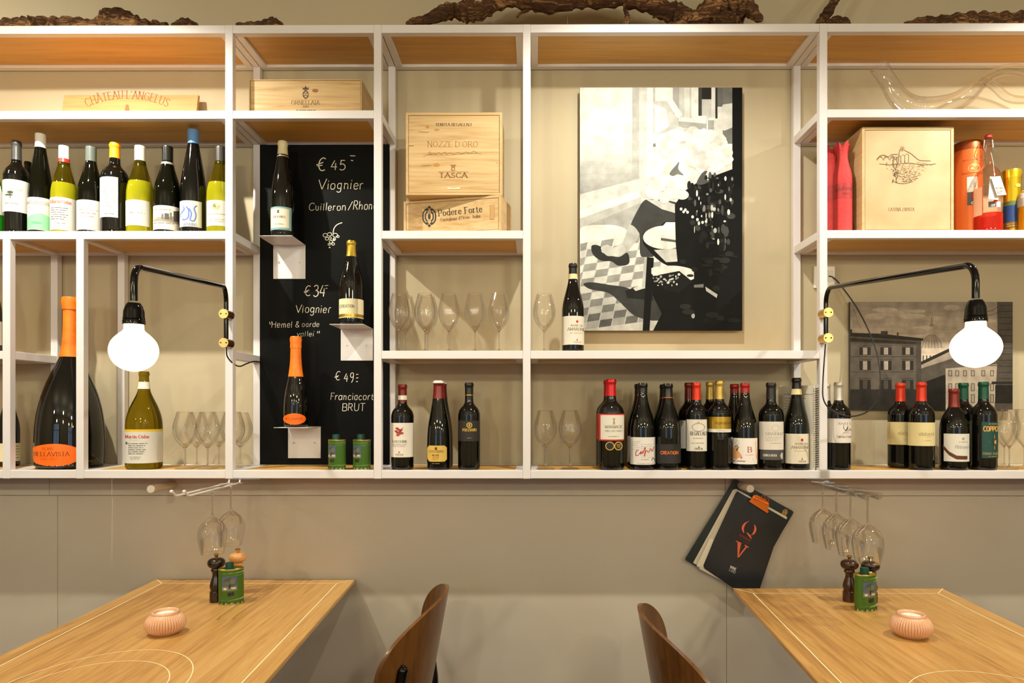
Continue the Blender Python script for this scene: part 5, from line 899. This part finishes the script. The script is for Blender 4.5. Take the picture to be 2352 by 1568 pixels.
root('vine_root', 'big arched twisted vine root spanning the top of the middle bays', [
    ([(934, 54, 3), (950, 49, 8), (975, 46, 10), (1000, 38, 14), (1025, 27, 17), (1045, 23, 16), (1060, 27, 20), (1085, 25, 21), (1105, 24, 19), (1140, 8, 18), (1180, -4, 19), (1225, 0, 21), (1270, 6, 22), (1320, 0, 20), (1370, -4, 19), (1430, -6, 20), (1475, 4, 19), (1510, 16, 19), (1540, 29, 21), (1565, 34, 21), (1590, 42, 15), (1615, 34, 20), (1640, 22, 32), (1670, 4, 44), (1710, -10, 34)], YTp),
    ([(1685, 20, 26), (1705, 14, 26), (1722, 22, 16), (1735, 36, 11), (1748, 44, 8)], YTp - .02), ([(1434, 10, 3), (1436, 24, 4), (1441, 36, 5), (1438, 50, 5), (1434, 60, 4)], YTp - .03), ([(1188, 40, 2), (1196, 30, 3), (1214, 24, 3)], YTp - .03), ([(1500, 40, 2), (1515, 38, 2.5), (1535, 44, 3)], YTp - .03), ([(1640, 60, 20), (1665, 46, 30), (1700, 40, 26)], YTp), ([(1540, 66, 12), (1570, 58, 14), (1610, 64, 12)], YTp - .01)])
root('vine_root', 'dark branch rising steeply to the upper right near the right post', [([(1870, 72, 4), (1884, 52, 9), (1900, 30, 11), (1916, 4, 9), (1936, -24, 9), (1960, -56, 8)], YTp), ([(1904, 56, 10), (1924, 54, 17), (1944, 58, 14)], YTp)])
root('vine_root', 'flat dark root log on the top right of the shelving', [(prof_([(2078, 51, 5), (2110, 43, 14), (2150, 37, 18), (2200, 34, 20), (2240, 32, 20), (2280, 33, 20), (2320, 29, 22), (2400, 28, 22)], 0), YTp)])
m = MB(); p = P(1303, 36, 2.34); m.tube([(p.x, 2.34, Z[0]), (p.x, 2.34, p.z)], .0012, STEEL, 6)
tag(m.build('wire_pin', None, True, 0, (p.x, 2.34, Z[0])), 'thin upright wire pin on top of the middle bay under the arched root', 'pin')
# ------------------------------------------------------------------ pegs, racks and hanging glasses
PEG = M((196, 184, 166), .45, name='peg_paint')
def peg(label, x, y, Y0):
    p = P(x, y, YL - .004); m = MB(); m.tube([(p.x, p.y + .004, p.z), (p.x, Y0 + .002, p.z), (p.x, Y0, p.z)], [.0137, .0137, .0128], PEG, 24)
    return tag(m.build('coat_peg', None, True, 0, tuple(p)), label, 'peg', 'coat pegs under the shelving')
peg('round painted wooden peg under the left shelving, above the left table', 398, 1112, 2.31)
pg = peg('round painted wooden peg holding the clipboard menu', 1699, 1113, 2.335)
zr = 1.128
th = thing('glass_rack', 'white wire stemware rack under the shelf above the left table', 'rack', (P(528, PY, 2.32).x, 2.32, zr))
m = MB(); xr0 = P(540, PY, 2.2).x
for xw in (-1.026, -.99):
    m = MB(); m.tube([(xw, 2.30, zs + .001), (xw, 2.295, zr + .003), (xw, 2.28, zr), (xw, 1.965, zr), (xw, 1.95, zr + .002), (xw, 1.938, zr + .012), (xw, 1.93, zr + .016)], .0028, WHITE, 8); m.lathe(xw, 1.93, [(zr + .011, 0), (zr + .013, .0045), (zr + .016, .0055), (zr + .019, .0045), (zr + .021, 0)], WHITE, 12); m.build('wire_rail', th)
m = MB(); m.box((-1.03, 2.295, zs - .0005), (-.92, 2.44, zs + .0015), STEEL); m.build('mounting_plate', th, False, .0004)
th = thing('glass_rack', 'clear acrylic stemware rack under the shelf above the right table', 'rack', (.95, 2.32, zr))
m = MB()
m.box((.915, 2.296, zr + .008), (.985, 2.44, zr + .014), ACRYL); m.build('mounting_plate', th, False, .001)
for xw in (.928, .964):
    m = MB(); m.box((xw, 1.93, zr - .004), (xw + .008, 2.30, zr + .008), ACRYL); m.tube([(xw + .004, 1.935, zr), (xw + .004, 1.92, zr - .002), (xw + .004, 1.905, zr + .006), (xw + .004, 1.90, zr + .010)], .0045, ACRYL, 8); m.build('acrylic_rail', th, True, .001)
m = MB(); m.box((.962, 2.292, Z[4] - RH - .008), (.992, 2.298, Z[4] + .004), ACRYL); m.build('clip', th, False, .001)
def hang(label, x, y, zt, H, R, group):
    th = thing('hanging_wine_glass', label, 'wine glass', (x, y, zt), group)
    pf = crom([(0, .84), (.01, .84), (.02, .6), (.035, .22), (.06, .1), (.12, .075), (.34, .07), (.42, .09), (.455, .2), (.5, .5), (.55, .74), (.62, .93), (.70, 1), (.8, .97), (.92, .87), (1, .78)], 2)
    for nm, lo, hi in (('bowl', .42, 1), ('stem', .055, .421), ('foot', 0, .056)):
        pp = [q_ for q_ in pf if lo <= q_[0] <= hi]
        if nm == 'foot': pp = [(0, 0)] + pp
        if nm == 'stem': pp = [(.05, 0)] + pp + [(.425, 0)]
        m = MB(); m.lathe(x, y, [(zt - f * H, r * R) for f, r in pp], SOLID if nm == 'stem' else GLASS, 36)
        if nm == 'bowl': m.tube([(x + R * .78 * math.cos(a * math.pi / 16), y + R * .78 * math.sin(a * math.pi / 16), zt - H) for a in range(33)], .0007, GLASS, 5, False)
        m.build(nm, th, True, ang=70)
hang('front one of two glasses hanging upside down from the white wire rack', -1.008 + .009, 2.12, zr + .0055, .205, .043, 'glasses hanging on the left'); hang('rear one of two glasses hanging upside down from the white wire rack', -1.008 + .009, 2.25, zr + .0055, .205, .043, 'glasses hanging on the left')
for i, (yy, l) in enumerate(((2.245, 'farthest of four glasses hanging from the acrylic rack, next to the wall'), (2.145, 'second from the wall of four glasses hanging from the acrylic rack'), (2.05, 'third from the wall of four glasses hanging from the acrylic rack'), (1.945, 'nearest of four glasses hanging from the acrylic rack above the mills'))):
    hang(l, .950, yy, zr + .0105, .198, .0425, 'glasses hanging on the right')
# ------------------------------------------------------------------ clipboard menu
YM = 2.440
th = thing('clipboard_menu', 'dark green clipboard wine menu hanging askew from a peg beside the right table', 'menu', tuple(P(1700, 1340, YM)))
CB = M((8, 26, 22), .4, name='clipboard_board')
def rot_round(pts, r=3):
    out = []; n = len(pts)
    for i in range(n):
        p_, c_, nx = pts[i - 1], pts[i], pts[(i + 1) % n]
        for q_, s in ((p_, 0), (nx, 1)):
            d = math.hypot(q_[0] - c_[0], q_[1] - c_[1]); out.append((c_[0] + (q_[0] - c_[0]) * r / d, c_[1] + (q_[1] - c_[1]) * r / d))
    return out
m = MB(); fslab(m, rot_round([(1688, 1099), (1824, 1175), (1712, 1363), (1573, 1285)]), YM, .004, CB); m.build('board', th, False)
m = MB(); PA = M((214, 204, 184), .7, name='menu_paper')
for k, pp in enumerate(([(1684, 1124), (1804, 1188), (1706, 1362), (1592, 1292)], [(1687, 1123), (1808, 1189), (1712, 1364), (1600, 1300)], [(1690, 1122), (1808, 1187), (1720, 1366), (1606, 1306)])):
    fslab(m, pp, YM - .002 - .0022 * k, .0016, PA)
fslab(m, [(1630, 1236), (1640, 1238), (1614, 1304), (1600, 1298)], YM - .0078, .0006, M((232, 222, 200), .7, name='loose_sheet')); m.build('paper_sheets', th, False)
m = MB(); CARD = noisy('black_menu_card', (9, 12, 12), (24, 27, 26), 8, .35, 0, 4)
fslab(m, [(1690, 1132), (1694, 1128), (1811, 1195), (1777, 1256), (1745, 1352), (1744, 1366), (1706, 1366), (1684, 1350), (1618, 1305), (1616, 1298), (1640, 1240)], YM - .011, .0016, CARD)
cv = Canvas(m, plane_map((0, YM - .011, 0), (0, -1, 0), .0001))
def rt(t, cx_, cy_, wd_px, H, ang, st, col):
    wd_, _s = strokes(t); ca, sa = math.cos(R_(ang)), math.sin(R_(ang)); k = wd_px / wd_
    def tr(u, v):
        a_, b_ = (u - wd_ / 2) * k, (.5 - v) * H
        return (cx_ + a_ * ca - b_ * sa, cy_ + a_ * sa + b_ * ca)
    cv.text(t, 0, wd_px, 0, H, st, M(col, .5, name='foil_print'), tr); cv.k += 1
SAL = (236, 106, 60)
for pts, w0 in (([(1721, 1196), (1711, 1202), (1706, 1213), (1709, 1224)], 5.5), ([(1733, 1204), (1735, 1215), (1730, 1226), (1722, 1229)], 5.5), ([(1715, 1222), (1721, 1229), (1726, 1237)], 4.6)):
    a = crom(pts, 6); n = len(a)
    ii = [0]
    vs = [cv.fm(x + sx * w0 * .5 * (math.sin(math.pi * (i + .25) / (n - .5)) ** .8), y, cv.k) for i, (x, y) in enumerate(a) for sx in (-1, 1)]
    m.add(vs, [(2 * i, 2 * i + 1, 2 * i + 3, 2 * i + 2) for i in range(n - 1)], M(SAL, .5, name='foil_print')); cv.k += 1
for pl_ in ([(1694, 1244), (1702, 1248), (1697, 1275), (1694, 1279)], [(1714, 1253), (1717, 1254.5), (1697, 1280), (1693.5, 1279.5)], [(1690, 1241), (1703, 1246.5), (1702.4, 1248.4), (1691, 1243.6)], [(1711, 1250.5), (1720, 1256), (1719.4, 1258), (1710, 1252.6)]):
    cv.draw([('p', pl_, M(SAL, .5, name='foil_print'))])
rt('WINEBAR', 1711, 1234.5, 30, 4.6, 29, 'bold', (150, 60, 44)); rt('OSTERIA', 1709, 1241, 29, 4.6, 29, 'sans', (110, 50, 44))
rt('WINE', 1684, 1304, 15, 6, 26, 'bold', (226, 224, 216)); rt('CARD', 1682, 1311, 16, 5.6, 26, 'sans', (200, 198, 190)); m.build('cover_card', th, False)
m = MB(); fslab(m, [(1720, 1151), (1727, 1144), (1730, 1137), (1738, 1136), (1748, 1141), (1758, 1146), (1766, 1154), (1766, 1163), (1763, 1169), (1766, 1175), (1762, 1178)], YM - .022, .002, COPPER)
for cx_, cy_, rr_ in ((1738, 1146, 3.4), (1753, 1142, 4.2), (1762, 1148, 4)):
    m.tube([P(cx_ + rr_ * math.cos(k * .6), cy_ + rr_ * math.sin(k * .6), YM - .024) for k in range(12)], .0012, COPPER, 6)
m.tube([P(1728, 1141, YM - .02), P(1765, 1158, YM - .02)], .004, COPPER, 10)
fslab(m, [(1724, 1148), (1762, 1172), (1760, 1176), (1722, 1152)], YM - .02, .016, COPPER); m.build('clip', th, False)
m = MB(); fslab(m, rot_round([(1801, 1167), (1811, 1171), (1804, 1187), (1794, 1182)], 4), YM - .0012, .001, BRASS)
cv = Canvas(m, plane_map((0, YM - .0012, 0), (0, -1, 0))); cv.draw([('o', 1804, 1173, 2.6, 2.2, .9, (60, 40, 10)), ('o', 1800.5, 1180, 2.4, 2, .9, (60, 40, 10))]); m.build('name_tag', th, False)
# ------------------------------------------------------------------ tables
ZT = .766
INL = M((246, 226, 180), .5, name='pale_inlay')
def table(label, A, B, sh, L, oc, orad, irad):
    """A, B: back corners at the wall; sh: sideways drift per metre towards the room"""
    yb = (A.y + B.y) / 2; f = lambda x, t: Vector((x + sh * t, yb - t, ZT))       # t metres from the wall edge
    th = thing('cafe_table', label, 'table', ((A.x + B.x) / 2 + sh * L / 2, yb - L / 2, 0)); Th = .03; ch = .012
    m = MB(); x0, x1 = A.x, B.x
    def ring(i, z): return [Vector((f(x0, 0).x + i + sh * 0, yb - i, z)), Vector((f(x1, 0).x - i, yb - i, z)), Vector((f(x1, L).x - i, yb - L + i, z)), Vector((f(x0, L).x + i, yb - L + i, z))]
    ra, rb_, rc, rd = ring(.002, ZT), ring(0, ZT - .002), ring(0, ZT - .012), ring(.02, ZT - Th)
    vs = ra + rb_ + rc + rd; fs = [(3, 2, 1, 0), (12, 13, 14, 15)]
    for k in range(3):
        for i in range(4): j = (i + 1) % 4; fs.append((4 * k + i, 4 * k + j, 4 * k + 4 + j, 4 * k + 4 + i))
    m.add(vs, fs, TOAK); m.build('tabletop', th, False)
    m = MB(); bw = .0015; zi = ZT + .0004
    def strip(p, q, wd):
        p, q = Vector((*p, zi)), Vector((*q, zi)); d = (q - p).normalized(); n = Vector((-d.y, d.x, 0)) * wd; m.add([p - n, q - n, q + n, p + n], [(0, 1, 2, 3)], INL)
    ib, isd = .062, .05; c0, c1, c2, c3 = [(f(x, t).x, f(x, t).y) for x, t in ((x0 + isd, ib), (x1 - isd, ib), (x1 - isd, L - ib), (x0 + isd, L - ib))]
    for p, q in ((c0, c1), (c1, c2), (c2, c3), (c3, c0)): strip(p, q, bw)
    for p, x, t in ((c0, x0, 0), (c1, x1, 0), (c2, x1, L), (c3, x0, L)): strip(p, (f(x, t).x, f(x, t).y), bw)
    for rx, ry in (orad, irad):
        pts = [(oc[0] + rx * math.cos(a * math.pi / 36), oc[1] + ry * math.sin(a * math.pi / 36)) for a in range(73)]
        for p, q in zip(pts, pts[1:]): strip(p, q, .0011)
    m.build('inlay_line', th, False)
    cx_, cy_ = th.location.x, th.location.y; DK = M((34, 30, 28), .5, name='table_base_iron')
    m = MB(); m.lathe(cx_, cy_, [(.03, .035), (.70, .035), (ZT - Th, .12), (ZT - Th, 0)], DK, 24); m.build('pedestal', th)
    m = MB(); m.box((cx_ - .22, cy_ - .3, 0), (cx_ + .22, cy_ + .3, .03), DK); m.build('base_plate', th, False, .006)
    return th
A, B_ = Pz(360, 1329, ZT), Pz(815, 1330, ZT)
table('oak table with pale inlay lines under the left lamp', A, B_, .042, 1.45, (-.975, 1.46), (.205, .27), (.165, .195))
A2, B2 = Pz(1684, 1350, ZT), Pz(2167, 1351.5, ZT)
table('oak table with pale inlay lines under the right lamp', A2, B2, -.055, 1.35, (.985, 1.36), (.205, .24), (.165, .17))
# ------------------------------------------------------------------ mills, oil tins, candles
DW = noisy('dark_stained_beech', (30, 14, 6), (44, 22, 10), 12, .22); LW = noisy('natural_beech', (206, 146, 84), (220, 162, 100), 8, .4); BW_ = noisy('ebonised_beech', (16, 11, 9), (24, 16, 12), 10, .2); MW = noisy('brown_stained_beech', (50, 26, 10), (74, 40, 16), 10, .25)
MILL = [(0, .92), (.02, .98), (.19, .98), (.21, .93), (.222, .82), (.235, .84), (.30, .97), (.36, .95), (.44, .80), (.52, .62), (.57, .58), (.62, .66), (.635, .78), (.66, .80), (.675, .74), (.69, .70)]
def mill(label, x, yb, mt, H=.142, R=.0195):
    p = Pz(x, yb, ZT); th = thing('pepper_mill', label, 'mill', (p.x, p.y, ZT), 'wooden mills on the tables'); z = ZT + .0005
    m = MB(); m.lathe(p.x, p.y, [(z, 0)] + [(z + f * H, r * R) for f, r in crom(MILL, 3)] + [(z + .69 * H, 0)], mt, 28); m.build('mill_body', th)
    m = MB(); m.lathe(p.x, p.y, [(z + H * f, R * r) for f, r in crom([(.69, .0), (.695, .6), (.715, 1.0), (.76, 1.26), (.82, 1.3), (.87, 1.12), (.90, .7), (.905, .2), (.905, 0)], 3)], mt, 28); m.build('mill_head', th)
    m = MB(); m.lathe(p.x, p.y, [(z + H * f, R * r) for f, r in ((.90, .2), (.93, .2), (.95, .28), (.975, .42), (.99, .42), (1, .3), (1, 0))], BRASS, 16); m.build('finial', th); return th
mill('dark brown pepper mill left of the oil tin on the left table', 497, 1381, DW, .153, .0202)
mill('pale beech mill behind the oil tin on the left table', 546, 1362, LW, .148, .0208)
mill('brown pepper mill left of the oil tin on the right table', 1951, 1380, MW, .145, .0205)
mill('black mill behind the oil tin on the right table', 1999, 1382, BW_, .143, .0215)
for x, y, l, r in ((531, 1385, 'green olive oil tin between the mills on the left table', 20), (1988, 1400, 'green olive oil tin in front of the mills on the right table', 18)):
    p = Pz(x, y, ZT); oil_tin(l, p.x, p.y, ZT + .0005, .074, .044, .110, R_(r), gt)
CER = M((212, 164, 128), .25, name='pink_glazed_ceramic'); WAX = M((244, 236, 222), .6, name='white_wax')
def candle(label, x, y, R):
    p = Pz(x, y, ZT); th = thing('candle_holder', label, 'candle holder', (p.x, p.y, ZT), 'ribbed candle holders'); z = ZT + .0005
    m = MB(); pf = crom([(0, .60), (.02, .64), (.08, .74), (.2, .9), (.38, 1), (.55, .99), (.72, .9), (.84, .76), (.88, .70)], 3); H = R * 1.22; seg = 264
    vs = []; fs = []
    for f, r in pf:
        amp = .06 * math.sin(math.pi * min(1, max(0, f / .9))) ** .5
        for k in range(seg):
            a = 2 * math.pi * k / seg; q_ = R * r * (1 - amp + amp * abs(math.cos(a * 22)) * 1.4); vs.append((p.x + q_ * math.cos(a), p.y + q_ * math.sin(a), z + f * H))
    for i in range(len(pf) - 1):
        for k in range(seg): j = (k + 1) % seg; fs.append((i * seg + k, i * seg + j, (i + 1) * seg + j, (i + 1) * seg + k))
    m.add(vs, fs, CER); m.lathe(p.x, p.y, [(z, 0), (z, R * .6)], CER, 48)
    m.lathe(p.x, p.y, [(z + .87 * H, R * .70), (z + .95 * H, R * .70), (z + 1.0 * H, R * .66), (z + 1.0 * H, R * .60), (z + .95 * H, R * .56), (z + .6 * H, R * .54), (z + .55 * H, 0)], CER, 48); m.build('bowl', th, True, ang=60)
    m = MB(); m.lathe(p.x, p.y, [(z + .55 * H + .001, R * .5), (z + .88 * H, R * .5), (z + .89 * H, R * .46), (z + .875 * H, 0)], WAX, 32); m.build('tea_light', th)
    m = MB(); m.tube([(p.x, p.y, z + .87 * H), (p.x + .001, p.y, z + .97 * H)], .0009, M((230, 220, 200), .8, name='wick_cotton'), 6); m.build('wick', th)
candle('pink ribbed ceramic candle holder on the left table', 380, 1454, .0505)
candle('pink ribbed ceramic candle holder on the right table', 2093, 1461, .0515)
# ------------------------------------------------------------------ chairs
def chair(label, xc, yc, sgn, zt):
    """sgn +1: backrest bulges to the right (seat to the left)"""
    th = thing('plywood_chair', label, 'chair', (xc - sgn * .22, yc, 0), 'plywood chairs at the tables'); hw = .205; h = .31; t = .011
    NS, NT = 36, 14; F_ = []; Bk = []
    def pt(s, v, off):      # s -1..1 across, v 0 bottom..1 top
        a = max(0.0, 1 - abs(s) ** 2.3) ** (1 / 2.3); zc = zt - h * .5; z = zc + (v - .5) * h * a + .033 * s
        lean = (z - zc) * .18; nx = 1 / math.hypot(1, 2 * .125 * s / hw)
        return Vector((xc - sgn * (.105 * s * s - .026 * s) + sgn * lean + sgn * off, yc + s * hw, z))
    m = MB(); vs = []; fs = []
    for side in (0, 1):
        for i in range(NS + 1):
            s = -math.cos(math.pi * i / NS)
            for j in range(NT + 1): vs.append(pt(s, j / NT, -t / 2 if side == 0 else t / 2))
    o = (NS + 1) * (NT + 1)
    for i in range(NS):
        for j in range(NT):
            a = i * (NT + 1) + j; fs.append((a, a + NT + 1, a + NT + 2, a + 1)); fs.append((o + a, o + a + 1, o + a + NT + 2, o + a + NT + 1))
        a = i * (NT + 1); fs.append((a, o + a, o + a + NT + 1, a + NT + 1)); a += NT; fs.append((a, a + NT + 1, o + a + NT + 1, o + a))
    m.add(vs, fs, WALNUT); m.build('backrest', th, True, ang=50)
    zs_ = .455; m = MB(); out = []
    for k in range(40):
        a = 2 * math.pi * k / 40; cx_ = math.copysign(abs(math.cos(a)) ** .6, math.cos(a)); sy_ = math.copysign(abs(math.sin(a)) ** .6, math.sin(a)); out.append((xc - sgn * .26 + .20 * cx_, yc + .205 * sy_, .012 * cx_ * cx_))
    n = len(out); vs = [(x, y, zs_ + e) for x, y, e in out] + [(x, y, zs_ - .014 + e) for x, y, e in out]
    m.add(vs, [tuple(range(n)), tuple(reversed(range(n, 2 * n)))] + [(i, i + n, (i + 1) % n + n, (i + 1) % n) for i in range(n)], WALNUT); m.build('seat', th, True, .003)
    for s in (-.76, .76):
        ps = [pt(s, .52, t / 2 + .007), pt(s, .3, t / 2 + .007), pt(s, 0, t / 2 + .012), Vector((xc - sgn * .03, yc + s * hw * .9, .47)), Vector((xc - sgn * .08, yc + s * hw * .85, .43))]
        if sgn < 0: ps = ps
        m = MB(); m.tube(crom([tuple(p_) for p_ in ps], 5), .0155, BLACKP, 12); m.tube([ps[0] + Vector((0, 0, .014)), ps[0] + Vector((0, 0, .006)), ps[0]], [.004, .0135, .0155], BLACKP, 12); m.build('back_support', th)
    m = MB(); m.box((xc - sgn * .26 - .16, yc - .17, zs_ - .034), (xc - sgn * .26 + .16, yc + .17, zs_ - .014), BLACKP); m.build('seat_frame', th, False, .004)
    for sx in (-1, 1):
        for s2 in (-1, 1):
            m = MB(); m.tube([(xc - sgn * .26 + sx * .15, yc + s2 * .16, zs_ - .02), (xc - sgn * .26 + sx * .19, yc + s2 * .19, 0)], .011, BLACKP, 12); m.build('leg', th)
    return th
chair('brown plywood chair with black back supports at the left table', -.298, 2.085, 1, .815)
chair('brown plywood chair at the right table, seen from behind', .322, 1.845, -1, .822)
for o in list(bpy.data.objects):
    for k in ('_w', '_r'):
        if k in o: del o[k]
